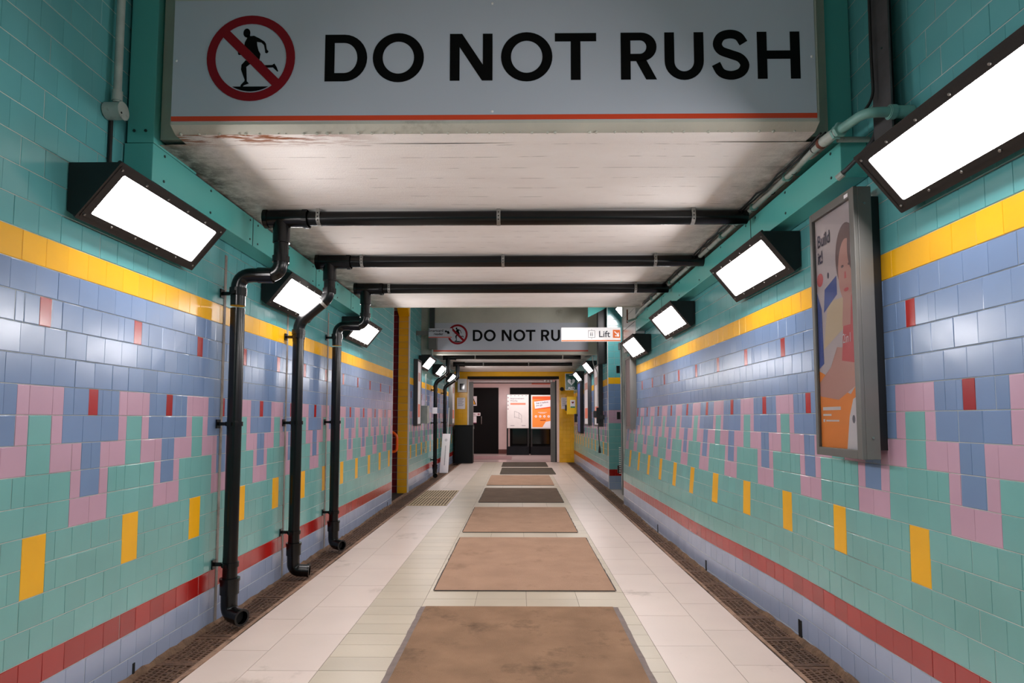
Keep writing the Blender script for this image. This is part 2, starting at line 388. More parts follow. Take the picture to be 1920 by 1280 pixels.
# right wall, near part (slightly bellied foot)
mb = MB()
PR = lambda u, z, n: (xr(u, z) - n, u, z)
tiled(mb, PR, -1.0, 11.65, 3.146, .1565, .325, .462, .1483, ZT, .0)
ny, nz = 60, 16
for i in range(ny):
    y0, y1 = -1 + 12.65 * i / ny, -1 + 12.65 * (i + 1) / ny
    for j in range(nz):
        za, zb = ZT * j / nz, ZT * (j + 1) / nz
        mb.face([(xr(y0, za), y0, za), (xr(y0, zb), y0, zb), (xr(y1, zb), y1, zb), (xr(y1, za), y1, za)], 'grout')
mb.box(XR + .001, 2.6, -1, 11.6, 0, ZT, 'concrete')
mb.box(1.97, 2.6, 11.62, 11.66, 0, ZT, 'grout')
for y in (4.6, 4.63): mb.box(xr(y, .1) - .008, XR, y, y + .02, .0, .14, 'mortar')
for y in (3.45, 6.6, 8.8): mb.box(xr(y, .1) - .008, XR, y, y + .03, .0, .12, 'mortar')
struct(mb, 'wall_right')
# right wall, far part
mb = MB(); X2 = 2.05
tiled(mb, lambda u, z, n: (X2 - n, u, z), 14.13, 22.9, 3.146, .1565, .325, .462, .1483, ZT)
mb.face([(X2, 14.13, 0), (X2, 22.9, 0), (X2, 22.9, ZT), (X2, 14.13, ZT)], 'grout')
mb.box(X2 + .001, 2.6, 14.2, 22.9, 0, ZT, 'concrete')
struct(mb, 'wall_right')
# right recess: banded return facing the camera
mb = MB()
def band(z):
    if z < .28: return 'peri'
    if z < .45: return 'red'
    if z < 1.5: return 'green'
    if z < 1.8: return 'pink'
    if z < 2.36: return 'blue'
    if z < 2.53: return 'yellow'
    return 'teal'
z = .012
while z < ZT - .1:
    for a in (2.05, 2.20, 2.35, 2.50):
        put_tile(mb, lambda u, zz, n: (u, 14.13 - n, zz), a, a + .15, z, z + .149, band(z + .07))
    z += .15
mb.box(2.05, 2.75, 14.131, 14.2, 0, ZT, 'grout')
mb.box(X2 - .006, X2 + .006, 14.12, 14.135, 0, ZT, 'white')
mb.box(2.45, 2.55, 11.6, 14.2, 0, ZT, 'teal')
struct(mb, 'wall_right')

# walls and high ceiling behind / above the camera, end wall
mb = MB(); mb.box(-2.9, 2.6, -3.1, -3.0, 0, ZT, 'teal')
struct(mb, 'wall_back')
mb = MB(); mb.box(-2.9, XL, -3, -1, 0, ZT, 'teal'); struct(mb, 'wall_left')
mb = MB(); mb.box(XR, 2.6, -3, -1, 0, ZT, 'teal'); struct(mb, 'wall_right')
mb = MB(); mb.box(-3.6, 2.9, -3.1, 3.55, ZT, ZT + .1, 'concrete'); mb.box(-3.6, 2.9, 9.1, 15.1, ZT, ZT + .1, 'concrete')
struct(mb, 'ceiling')

# ------------------------------------------------------------------ low ceilings (downstands)
mb = MB()
mb.prism([(3.48, ZT), (3.48, 3.335), (3.535, 3.30), (3.66, 3.30), (3.66, ZT)], -2.05, 1.75, 'concrete', plane='yz')
mb.box(-2.215, 1.89, 3.66, 4.25, 3.33, ZT, 'concrete'); mb.box(-2.41, 2.1, 4.25, 9.18, 3.33, ZT, 'concrete')
mb.face([(-2.05, 3.535, 3.2995), (1.75, 3.535, 3.2995), (1.75, 3.66, 3.2995), (-2.05, 3.66, 3.2995)], 'ceil')
nx, ny = 40, 60
def cz(x, y): return 3.30 + .006 * math.sin(x * 3.1 + y * 1.7) * math.sin(y * 2.3)
for i in range(nx):
    for j in range(ny):
        xa, xb = -2.25 + 4.17 * i / nx, -2.25 + 4.17 * (i + 1) / nx; ya, yb = 3.66 + 5.52 * j / ny, 3.66 + 5.52 * (j + 1) / ny
        mb.face([(xa, ya, cz(xa, ya)), (xa, yb, cz(xa, yb)), (xb, yb, cz(xb, yb)), (xb, ya, cz(xb, ya))], 'ceil', True)
mb.box(-2.41, 2.09, 9.175, 9.19, 3.29, ZT, 'concrete')
# ragged render along the front edge
for i in range(46):
    x = -2.0 + i * .08 + random.uniform(-.03, .03); mb.ball((x, 3.53, 3.302), random.uniform(.004, .011), 'concrete', 6)
struct(mb, 'ceiling')
mb = MB()
mb.box(-2.41, 2.05, 15.0, 15.2, 3.19, ZT, 'concrete'); mb.box(-2.41, 2.05, 15.2, 22.9, 3.38, ZT, 'concrete')
mb.face([(-2.41, 15.2, 3.37), (2.05, 15.2, 3.37), (2.05, 22.9, 3.37), (-2.41, 22.9, 3.37)], 'ceil')
struct(mb, 'ceiling')

# ------------------------------------------------------------------ floor
mb = MB()
FX0, FX1 = -2.085, 1.755
cols = [(-2.085, -1.745, 'floorw', .67, 0.0), (-1.745, -1.29, 'floorw', .67, .33), (-1.29, -.84, 'floorb', .225, .06), (-.84, -.385, 'floorb', .225, .06), (-.385, .065, 'floorb', .225, .06),
        (.065, .52, 'floorb', .225, .06), (.52, .965, 'floorb', .225, .06), (.965, 1.405, 'floorw', .67, .12), (1.405, 1.755, 'floorw', .67, .45)]
mb.box(FX0, FX1, -3, 23.0, -.1, -.003, 'floorg')
for (a, b, k, L_, off) in cols:
    y = -3 + off - L_
    while y < 23.0:
        y0, y1 = max(y, -3), min(y + L_, 23.0)
        if y1 > y0 + .01:
            g = .0018; zz = random.uniform(-.0004, .0004)
            mb.mesh([(a + g, y0 + g, zz), (b - g, y0 + g, zz), (b - g, y1 - g, zz), (a + g, y1 - g, zz), (a + g, y0 + g, -.004), (b - g, y0 + g, -.004), (b - g, y1 - g, -.004), (a + g, y1 - g, -.004)],
                    [(0, 1, 2, 3), (4, 5, 1, 0), (5, 6, 2, 1), (6, 7, 3, 2), (7, 4, 0, 3)], k)
        y += L_
mb.box(-3.4, XL, 11.66, 13.47, -.1, -.002, 'channel')
mb.box(2.05, 2.45, 11.65, 14.13, -.1, -.002, 'floorw')
mb.box(-5, 5, 23.0, 29, -.1, .0, 'roomfloor')
mb.box(-2.0, 1.6, 22.95, 23.02, -.05, .008, 'roomfloor')
struct(mb, 'floor')
# drain channels beneath the grates, worn lips beside them
mb = MB(); mb.box(-2.42, FX0, -3, 22.9, -.12, -.07, 'channel'); mb.box(FX1, 2.08, -3, 22.9, -.12, -.07, 'channel')
struct(mb, 'floor')
def lip(x0, x1, name, outer):
    mb = MB(); n = 230; prev = None
    for i in range(n + 1):
        y = -1 + 23.9 * i / n; w = .006 * math.sin(y * 3.3) + random.uniform(-.004, .004)
        a, b = (x0, x1 + w) if outer > 0 else (x0 + w, x1)
        cur = ((a, y, -.06), (a, y, .004 + random.uniform(-.003, .003)), (b, y, .005 + random.uniform(-.003, .003)), (b, y, -.06))
        if prev:
            for q in range(3): mb.face([prev[q], prev[q + 1], cur[q + 1], cur[q]], 'lip')
        prev = cur
    return struct(mb, name)
lip(-2.125, -2.09, 'trim_1', 1); lip(1.76, 1.79, 'trim_2', -1)
mb = MB(); mb.box(-2.091, -2.084, -3, 22.9, -.02, -.001, 'mortar'); mb.box(1.753, 1.76, -3, 22.9, -.02, -.001, 'mortar'); struct(mb, 'trim_3')
# dirt heaped along the wall foot
def heap(side):
    mb = MB(); n = 300; prev = None
    for i in range(n + 1):
        y = -1 + 23.8 * i / n; h = .018 + .012 * math.sin(y * 1.9) + random.uniform(-.008, .01); w = .03 + random.uniform(-.012, .014)
        if side < 0: x = XL + .004; q = ((x, y, max(h, .006)), (x + w * .5, y, max(h * .5, .004)), (x + w, y, -.012))
        else: x = (xr(y, 0) if y < 11.7 else 2.05) - .004; q = ((x, y, max(h, .006)), (x - w * .5, y, max(h * .5, .004)), (x - w, y, -.012))
        if prev:
            for j in range(2): mb.face([prev[j], prev[j + 1], q[j + 1], q[j]], 'dirt', True)
        prev = q
    return mb
tag(heap(-1).build('dirt_heap'), 'brown dirt and grit packed along the foot of the left tiled wall', 'dirt', kind='stuff')
tag(heap(1).build('dirt_heap'), 'brown dirt and grit packed along the foot of the right tiled wall', 'dirt', kind='stuff')

# drain grates, one object each
def grate_mesh(w, L_):
    mb = MB(); nb = 6
    for i in range(nb + 1):
        x = -w / 2 + w * i / nb; mb.box(x - .007, x + .007, -L_ / 2, L_ / 2, -.03, 0, 'grate')
    ns = 15
    for i in range(nb):
        xa, xb = -w / 2 + w * i / nb, -w / 2 + w * (i + 1) / nb
        for j in range(ns + 1):
            y = -L_ / 2 + L_ * (j + (.5 if i % 2 else 0)) / ns
            if y < L_ / 2: mb.box(xa, xb, y - .008, min(y + .008, L_ / 2), -.028, -.001 - random.uniform(0, .004), 'grate')
    for y in (-L_ / 2 + .02, L_ / 2 - .02): mb.box(-w / 2, w / 2, y - .02, y + .02, -.03, .001, 'grate')
    for _ in range(34):
        x, y = random.uniform(-w / 2 + .02, w / 2 - .02), random.uniform(-L_ / 2, L_ / 2); mb.ball((x, y, -.008), random.uniform(.008, .02), 'dirt', 6, (1, 1.4, .4))
    return mb
gm = None
for side, xc, lab in ((-1, -2.262, 'rusty perforated drain grate in the channel along the left tiled wall'), (1, 1.92, 'rusty perforated drain grate in the channel along the right tiled wall')):
    y = 1.9; i = 0
    while y < (21.9 if side < 0 else 22.6):
        if gm is None: g = grate_mesh(.25, .49).build('drain_grate', loc=(0, 0, 0)); gm = g
        else: g = gm.copy(); C.objects.link(g)
        g.location = (xc, y, -.004 + random.uniform(-.003, .003)); g.rotation_euler = (random.uniform(-.006, .006), random.uniform(-.01, .01), random.uniform(-.006, .006) + (PI if i % 3 == 1 else 0))
        tag(g, lab, 'drain grate', 'drain grates along the left wall' if side < 0 else 'drain grates along the right wall')
        y += .5; i += 1
# threshold edge at the opening on the left
mb = MB(); mb.box(XL - .06, XL + .0, 11.7, 13.4, -.05, .012, 'lip'); struct(mb, 'trim_4')

# ribbed floor grille
t = thing('floor_grille', 'ribbed brown and cream floor grille beside the left drain, opposite the wall opening', 'floor grille', (-1.72, 12.7, 0))
mb = MB(); mb.box(-2.085, -1.345, 11.5, 13.9, .0006, .004, 'grateb'); mb.build('base_plate', t)
mb = MB()
for i in range(13):
    x = -2.06 + i * .0575; mb.box(x, x + .02, 11.52, 13.88, .004, .011, 'gratew')
for y in (11.5, 12.69, 13.87): mb.box(-2.085, -1.345, y, y + .025, .004, .009, 'gratew')
mb.build('ribs', t)

# ------------------------------------------------------------------ mats
mats = [
 (-.80, .80, 2.75, 5.37, 'matb', 'matedge', 'brown carpet mat with pale rubber side edging, closest to the viewer'),
 (-.795, .90, 5.87, 8.44, 'matp', 'matedged', 'long faded tan mat with a dark near edge, second from the front'),
 (-.80, .83, 8.84, 11.30, 'matp', 'matedged', 'tan mat between the long faded mat and the dull brown one, third from front'),
 (-.775, .86, 11.95, 14.41, 'matg', 'matedged', 'dull grey-brown mat beside the ribbed floor grille, fourth from front'),
 (-.78, .85, 15.0, 17.65, 'matp', 'matp', 'pale tan mat just before the two dark mats, fifth from front'),
 (-.55, 1.07, 17.99, 20.32, 'matd', 'matd', 'dark grey mat, nearer of the two dark ones before the doorway'),
 (-.58, .98, 20.77, 22.92, 'matd', 'matedged', 'dark brown mat against the doorway threshold, farther of the two dark ones')]
for i, (x0, x1, y0, y1, k, e, lab) in enumerate(mats):
    t = thing('floor_mat', lab, 'mat', ((x0 + x1) / 2, (y0 + y1) / 2, 0), 'mats down the middle of the passage')
    mb = MB(); h = .009; n = 26
    mb.box(x0, x1, y0, y1, .0008, h, k); mb.build('pile', t)
    mb = MB(); w = .045 if i == 0 else .014
    for xa, xb in ((x0 - w, x0), (x1, x1 + w)):
        pts = []
        for q in range(n + 1): pts.append((y0 + (y1 - y0) * q / n, random.uniform(-.004, .004)))
        for q in range(n):
            ya, wa = pts[q]; yb, wb = pts[q + 1]
            if xa < x0: mb.face([(xa + wa, ya, .003), (xb, ya, h - .002), (xb, yb, h - .002), (xa + wb, yb, .003)], e)
            else: mb.face([(xa, ya, h - .002), (xb + wa, ya, .003), (xb + wb, yb, .003), (xa, yb, h - .002)], e)
    mb.box(x0, x1, y0 - .014, y0, .0006, .0075, 'matedged'); mb.box(x0, x1, y1, y1 + .01, .0006, .006, 'matedged')
    mb.build('edging', t)
t = thing('floor_mat', 'small purplish mat beyond the threshold in front of the black door', 'mat', (-1.1, 25.5, 0))
mb = MB(); mb.box(-1.9, -.3, 24.5, 26.6, .001, .01, 'matu'); mb.build('pile', t)

# ------------------------------------------------------------------ teal steel casings
def rivets(mb, pts, nrm, r=.009):
    for p in pts: mb.ring(p, nrm, .0005, r, .004, 'tealseam', 8)
t = thing('beam_casing', 'glossy teal steel casing running under the ceiling edge above the left lamps', 'beam casing', (-2.3, 3.6, 3.05))
mb = MB(); mb.box(XL + .012, -2.22, 3.6, 9.2, 3.05, 3.283, 'tealpaint', .004); mb.build('casing', t)
mb = MB()
for y in (5.0, 6.6, 8.0): mb.box(-2.222, -2.217, y, y + .006, 3.05, 3.283, 'tealseam')
rivets(mb, [(-2.218, y, z) for y in (3.72, 4.3, 4.95, 5.1, 5.8, 6.5, 6.7, 7.4, 8.1, 8.8) for z in (3.09, 3.25)], (1, 0, 0)); mb.build('seams_and_rivets', t)
t = thing('column_casing', 'upright teal steel casing rising beside the big sign on the left', 'column casing', (-2.3, 3.6, 3.3))
mb = MB(); mb.box(-2.385, -2.22, 3.602, 4.1, 3.287, ZT - .005, 'tealpaint', .004); mb.build('casing', t)
mb = MB(); rivets(mb, [(-2.34, 3.599, 3.36), (-2.27, 3.599, 3.36), (-2.34, 3.599, 4.2)], (0, 1, 0)); mb.build('rivets', t)
t = thing('beam_casing', 'glossy teal steel casing running under the ceiling edge above the right lamps', 'beam casing', (1.98, 3.55, 3.03))
mb = MB(); mb.box(1.9, XR - .008, 3.55, 9.92, 3.03, 3.245, 'tealpaint', .004); mb.build('casing', t)
mb = MB()
for y in (4.95, 8.1): mb.box(1.897, 1.902, y, y + .007, 3.03, 3.245, 'tealseam')
rivets(mb, [(1.898, y, z) for y in (3.66, 4.3, 4.85, 5.06, 5.7, 6.4, 7.2, 8.0, 8.2, 9.0, 9.8) for z in (3.07, 3.22)], (1, 0, 0)); mb.build('seams_and_rivets', t)
t = thing('column_casing', 'upright teal steel casing rising beside the big sign on the right', 'column casing', (1.98, 3.69, 3.3))
mb = MB(); mb.box(1.895, XR - .008, 3.69, 4.2, 3.30, ZT - .005, 'tealpaint', .004); mb.build('casing', t)
mb = MB(); rivets(mb, [(1.893, 3.75, z) for z in (3.5, 3.75, 4.0)], (1, 0, 0)); mb.build('rivets', t)
# white cladding past the end of the right beam
t = thing('boxed_cladding', 'pale boxed panel on the right wall past the end of the teal casing', 'cladding', (1.98, 9.95, 2.9))
mb = MB(); mb.box(1.9, XR - .01, 9.95, 11.1, 3.0, 4.3, 'whitepanel', .004); mb.box(1.9, XR - .01, 10.7, 11.1, 2.8, 3.0, 'whitepanel', .004); mb.build('panel', t)
mb = MB()
for z in (3.2, 3.42): mb.box(1.896, 1.9, 9.97, 11.08, z, z + .008, 'greymetal')
mb.build('joint_strip', t)

# ------------------------------------------------------------------ lamps
def lamp(side, X, y0, zt, L_, lab, full=True):
    s = 1 if side == 'L' else -1
    t = thing('bulkhead_lamp', lab, 'wall lamp', (X, y0 + L_ / 2, zt - .27), 'black wedge wall lamps')
    q = lambda d, z: (X + s * d, zt + z)
    mb = MB()
    prof = [q(.012, 0), q(.27, 0), q(.285, -.012), q(.066, -.282), q(.05, -.29), q(.012, -.262)]
    mb.prism(prof, y0 + .012, y0 + L_ - .012, 'black'); mb.build('housing', t)
    # slanted face basis
    A = Vector((X + s * .287, 0, zt + .004)); B = Vector((X + s * .05, 0, zt - .288)); dn = (B - A).normalized(); W = (B - A).length
    out = Vector((s * abs(dn.z), 0, -abs(dn.x))).normalized()
    def F(u, v, n): p = A + dn * v + out * n; return (p.x, y0 + u, p.z)
    mg, mt = .075, .052
    def rr(u0, u1, v0, v1, r, n=4):
        o = []
        for (cx, cy, a0) in ((u1 - r, v0 + r, -PI / 2), (u1 - r, v1 - r, 0), (u0 + r, v1 - r, PI / 2), (u0 + r, v0 + r, PI)):
            for i in range(n + 1): a = a0 + PI / 2 * i / n; o.append((cx + r * math.cos(a), cy + r * math.sin(a)))
        return o
    o = rr(0, L_, -.004, W + .004, .01); i_ = rr(mg, L_ - mg, mt, W - mt, .012)
    mb = MB(); n = len(o)
    for k in range(n):
        a, b = k, (k + 1) % n
        mb.face([F(*o[a], .018), F(*o[b], .018), F(*i_[b], .018), F(*i_[a], .018)], 'black')
        mb.face([F(*o[a], .0), F(*o[b], .0), F(*o[b], .018), F(*o[a], .018)], 'black')
        mb.face([F(*i_[a], .018), F(*i_[b], .018), F(*i_[b], .006), F(*i_[a], .006)], 'black')
    g = rr(.018, L_ - .018, .014, W - .014, .01); g2 = rr(.024, L_ - .024, .02, W - .02, .01)
    for k in range(len(g)):
        a, b = k, (k + 1) % len(g); mb.face([F(*g[a], .021), F(*g[b], .021), F(*g2[b], .021), F(*g2[a], .021)], 'black')
    lf = mb.build('lens_frame', t)
    mb = MB(); mb.face([F(u, v, .01) for u, v in i_], 'lens'); ob = mb.build('lens', t); ob['label'] = 'glowing white diffuser'
    # face the light outward
    me = ob.data; nrm = me.polygons[0].normal
    if nrm.dot(out) < 0: me.flip_normals()
    if full:
        for k in range(6):
            for v in (.033, W - .033):
                mb = MB(); c = Vector(F(.04 + (L_ - .08) * k / 5, v, .021)); mb.ring(c, out, .0008, .0065, .006, 'steel', 8); mb.build('screw', lf)
    return t
lamp('L', XL, 3.15, 2.975, 1.17, 'black wedge lamp, nearest on the left wall, before the first drainpipe')
lamp('L', XL, 5.61, 2.975, 1.17, 'black wedge lamp on the left wall between the first and second drainpipes')
lamp('L', XL, 8.22, 3.0, 1.17, 'black wedge lamp on the left wall just past the third drainpipe')
lamp('R', XR, 2.0, 2.985, 1.17, 'largest black wedge lamp, high on the right wall at the picture edge')
lamp('R', XR, 4.41, 2.98, 1.2, 'black wedge lamp on the right wall just past the poster case')
lamp('R', XR, 7.1, 2.985, 1.2, 'black wedge lamp on the right wall, second past the poster case')
lamp('R', XR, 9.49, 2.93, 1.15, 'black wedge lamp on the right wall beneath the pale boxed panel')
lamp('L', XL, 14.6, 3.13, 1.1, 'small far lamp on the left wall, first beyond the yellow jamb', False)
lamp('L', XL, 16.95, 3.13, 1.1, 'small far lamp on the left wall, middle of the three beyond the opening', False)
lamp('L', XL, 19.8, 3.1, 1.1, 'small far lamp on the left wall, last one before the doorway', False)
lamp('R', X2, 16.1, 3.14, 1.1, 'small far lamp on the right wall beyond the banded return, nearer of two', False)
lamp('R', X2, 19.1, 3.1, 1.1, 'small far lamp on the right wall overlapping the green heart sign', False)
lamp('R', 2.45, 12.7, 4.12, 1.1, 'lamp high in the right recess above the lift sign, partly hidden', False)
lamp('L', XL, .55, 2.975, 1.17, 'unseen black wedge lamp added for light on the left wall beside the viewer', False)  # unseen lamps added beside and behind the camera to light the near end
lamp('L', XL, -1.9, 2.975, 1.17, 'unseen black wedge lamp added for light on the left wall behind the viewer', False)
lamp('R', XR, -.6, 2.985, 1.17, 'unseen black wedge lamp added for light on the right wall behind the viewer', False)

# ------------------------------------------------------------------ drainpipes
def drain(y, lab, style, xtop, x_end, zc=3.235, X=-2.27, straps=(-1.62, -.163, 1.4), clamps=(2.62, 1.57, .47), r=.057, ztop=None, outdir=(.9, -.5)):
    t = thing('drainpipe', lab, 'drainpipe', (X, y, 0), 'black drainpipes crossing the ceiling and dropping down the left wall')
    mb = MB(); mb.tube([(xtop - .12, y, zc), (x_end, y, zc - .0)], r, 'pipe', 20); mb.build('ceiling_pipe', t)
    mb = MB(); mb.tube([(xtop - .14, y, zc), (xtop + .22, y, zc)], r + .014, 'pipe', 20); mb.ring((xtop + .2, y, zc), (1, 0, 0), r, r + .022, .04, 'pipe')
    mb.ring((xtop - .12, y, zc), (1, 0, 0), .002, r + .022, .035, 'pipe')
    mb.tube([(xtop, y, zc), (xtop, y, zc - .2)], r + .01, 'pipe', 20); mb.build('tee_joint', t)
    zb = .16
    if style == 'square': zh = 2.77; path = fillet([(xtop, y, zc - .15), (xtop, y, zh), (X, y, zh), (X, y, zh - .25)], .11)
    else: path = fillet([(xtop, y, zc - .15), (xtop, y, 2.86), (X, y, 2.6), (X, y, 2.4)], .09)
    mb = MB(); mb.tube(path, r, 'pipe', 20)
    if style == 'square':
        mb.ring((xtop, y, zh + .13), (0, 0, 1), r, r + .01, .05, 'pipe'); mb.ring(((xtop + X) / 2 + .05, y, zh), (1, 0, 0), r, r + .006, .12, 'pipe'); mb.ring((X, y, zh - .13), (0, 0, 1), r, r + .01, .05, 'pipe')
    else:
        mb.ring((xtop, y, 2.93), (0, 0, 1), r, r + .01, .05, 'pipe'); mb.ring((X, y, 2.5), (0, 0, 1), r, r + .01, .05, 'pipe')
        mb.ring((xtop - .07, y, 2.81), (.32, 0, .26), r, r + .008, .03, 'steel')
    mb.build('offset_bend', t)
    mb = MB(); mb.tube([(X, y, 2.5 if style == 'square' else 2.45), (X, y, .28)], r - .002, 'pipe', 20); mb.build('downpipe', t)
    ox, oy = outdir; l = math.hypot(ox, oy); ox, oy = ox / l, oy / l
    p = fillet([(X, y, .34), (X, y, .095), (X + ox * .15, y + oy * .15, .085)], .12, 9)
    mb = MB(); mb.tube(p, r + .004, 'pipe', 22, caps=False); mb.ring((X, y, .30), (0, 0, 1), r, r + .014, .11, 'pipe'); mb.ring((X, y, .355), (0, 0, 1), r, r + .02, .022, 'pipe')
    e = p[-1]; mb.ring(e, (ox, oy, -.05), r - .008, r + .008, .02, 'pipe'); mb.tube([e - Vector((ox * .05, oy * .05, 0)), e - Vector((ox * .045, oy * .045, 0))], r - .004, 'pipein', 20)
    mb.build('outlet_bend', t)
    for z in clamps:
        mb = MB(); mb.ring((X, y, z), (0, 0, 1), r - .003, r + .008, .035, 'pipe'); mb.box(XL + .006, X - r, y - .009, y + .009, z - .014, z + .014, 'pipe')
        mb.box(XL + .006, XL + .016, y - .03, y + .03, z - .035, z + .035, 'pipe'); mb.box(X - .012, X + .012, y - r - .03, y - r, z - .014, z + .014, 'pipe'); mb.build('wall_clamp', t)
    for x in straps:
        mb = MB(); mb.ring((x, y, zc), (1, 0, 0), r - .001, r + .004, .03, 'steel')
        for yy in (-r - .002, r): mb.box(x - .015, x + .015, y + yy, y + yy + .004, zc, 3.31 if y < 10 else 3.37, 'steel')
        for zz in (-.03, 0, .03): mb.ring((x, y - r - .005, zc + zz), (0, 1, 0), .0005, .006, .002, 'mortar', 8)
        mb.build('hanger_strap', t)
    return t
drain(4.88, 'black drainpipe nearest the viewer, beside the nearest left lamp, with open outlet', 'square', -1.93, 1.84)
drain(6.25, 'middle black drainpipe with slanting offset in front of a lit left lamp', 'slant', -1.96, 1.9, clamps=(2.45, 1.57, .47), outdir=(1, .15))
drain(7.58, 'third black drainpipe with square offset before the left wall opening', 'square', -1.92, 1.86, straps=(-1.62, 1.45), outdir=(.85, -.55))
drain(16.8, 'far black drainpipe beyond the small grey switch box on the left wall', 'slant', -1.95, 1.7, zc=3.30, X=-2.29, straps=(-1.2, 1.2), clamps=(2.4, 1.5, .5), outdir=(.2, -1))
drain(18.95, 'farthest black drainpipe behind the leaning white board', 'slant', -1.9, 1.65, zc=3.30, X=-2.29, straps=(-1.1, .3), clamps=(2.4, 1.5, .5), outdir=(.2, -1))

# ------------------------------------------------------------------ DO NOT RUSH signs
def arc(cx, cy, rx, ry, a0, a1, n=16): return [(cx + rx * math.cos(a0 + (a1 - a0) * i / n), cy + ry * math.sin(a0 + (a1 - a0) * i / n)) for i in range(n + 1)]
def strip(o, i_): return [[o[k], o[k + 1], i_[k + 1], i_[k]] for k in range(len(o) - 1)]
def stroke(pts, hw, sub=5):
    P = [Vector((p[0], p[1])) for p in pts]; Q = []
    ext = [P[0] * 2 - P[1]] + P + [P[-1] * 2 - P[-2]]
    for i in range(1, len(ext) - 2):
        a, b, c, d = ext[i - 1:i + 3]
        for s_ in range(sub):
            t = s_ / sub; Q.append(.5 * ((2 * b) + (c - a) * t + (2 * a - 5 * b + 4 * c - d) * t * t + (3 * b - a - 3 * c + d) * t ** 3))
    Q.append(P[-1]); l, r_ = [], []
    for i, q in enumerate(Q):
        d = (Q[min(i + 1, len(Q) - 1)] - Q[max(i - 1, 0)]).normalized(); n = Vector((-d.y, d.x)); h = hw(i / (len(Q) - 1)) if callable(hw) else hw
        l.append(tuple(q + n * h)); r_.append(tuple(q - n * h))
    return strip(l, r_)
H2 = PI / 2
def G_D():
    o = [(0, 0), (0, 1)] + arc(.40, .5, .474, .5, H2, -H2) + [(0, 0)]; i_ = [(.2, .18), (.2, .82)] + arc(.40, .5, .27, .32, H2, -H2) + [(.2, .18)]; return strip(o, i_)
def G_O(): return strip(arc(.528, .5, .528, .525, 0, 2 * PI, 40), arc(.528, .5, .323, .34, 0, 2 * PI, 40))
def G_N(): return [[(0, 0), (.2, 0), (.2, 1), (0, 1)], [(.677, 0), (.877, 0), (.877, 1), (.677, 1)], [(.2, 1), (.25, 1), (.677, .34), (.677, 0), (.66, 0), (.2, .713)]]
def G_T(): return [[(0, .82), (.85, .82), (.85, 1), (0, 1)], [(.325, 0), (.525, 0), (.525, .82), (.325, .82)]]
def G_R():
    o = [(0, 1)] + arc(.42, .695, .315, .305, H2, -H2) + [(.2, .39)]; i_ = [(.2, .83)] + arc(.39, .69, .135, .142, H2, -H2) + [(.2, .548)]
    return [[(0, 0), (.2, 0), (.2, 1), (0, 1)]] + strip([(.2, 1)] + o[1:], i_) + [[(.31, .395), (.52, .42), (.735, 0), (.515, 0)]]
def G_U():
    o = [(0, 1), (0, .39)] + arc(.4, .39, .4, .405, PI, 2 * PI) + [(.8, .39), (.8, 1)]; i_ = [(.2, 1), (.2, .38)] + arc(.4, .38, .2, .21, PI, 2 * PI) + [(.6, .38), (.6, 1)]; return strip(o, i_)
def G_S():
    p = [(1373, 233), (1335, 178), (1272, 160), (1203, 180), (1174, 238), (1200, 290), (1272, 320), (1345, 350), (1379, 405), (1350, 463), (1275, 487), (1200, 465), (1160, 396)]
    return stroke([((x - 1127) / 373, (516 - y) / 373) for x, y in p], .094)
def G_H(): return [[(0, 0), (.2, 0), (.2, 1), (0, 1)], [(.671, 0), (.871, 0), (.871, 1), (.671, 1)], [(.2, .42), (.671, .42), (.671, .6), (.2, .6)]]
TXT = [('D', 0, G_D), ('O', .989, G_O), ('N', 2.579, G_N), ('O', 3.630, G_O), ('T', 4.737, G_T), ('R', 6.086, G_R), ('U', 6.981, G_U), ('S', 7.938, G_S), ('H', 8.871, G_H)]
def runner():
    c = lambda L_: [((x - 658) / 583, (648 - y) / 583) for x, y in L_]
    polys = [c([(594 + 46 * math.cos(a * PI / 10), 302 + 62 * math.sin(a * PI / 10)) for a in range(20)]),
     c([(575, 340), (600, 370), (570, 430), (565, 470), (640, 540), (770, 672), (782, 590), (755, 545), (735, 470), (732, 425), (790, 435), (825, 470), (840, 540), (843, 575), (868, 582), (887, 562), (880, 545), (864, 530), (850, 450), (830, 420), (760, 375), (690, 340), (640, 345), (632, 320)]),
     c([(480, 550), (520, 560), (540, 600), (505, 603), (488, 598)]),
     c([(590, 672), (655, 722), (600, 765), (608, 900), (612, 960), (640, 990), (575, 1015), (555, 1038), (525, 1038), (535, 1005), (578, 960), (582, 940), (530, 800), (535, 735)]),
     c([(775, 665), (840, 742), (940, 740), (968, 720), (1000, 770), (1022, 830), (1010, 832), (950, 775), (880, 778), (830, 760)])]
    a0 = math.asin(387 / 455); seg = [(658 + 455 * math.cos(a0 + (PI - 2 * a0) * i / 14), 648 + 450 * math.sin(a0 + (PI - 2 * a0) * i / 14)) for i in range(15)]
    polys.append(c(seg)); return polys
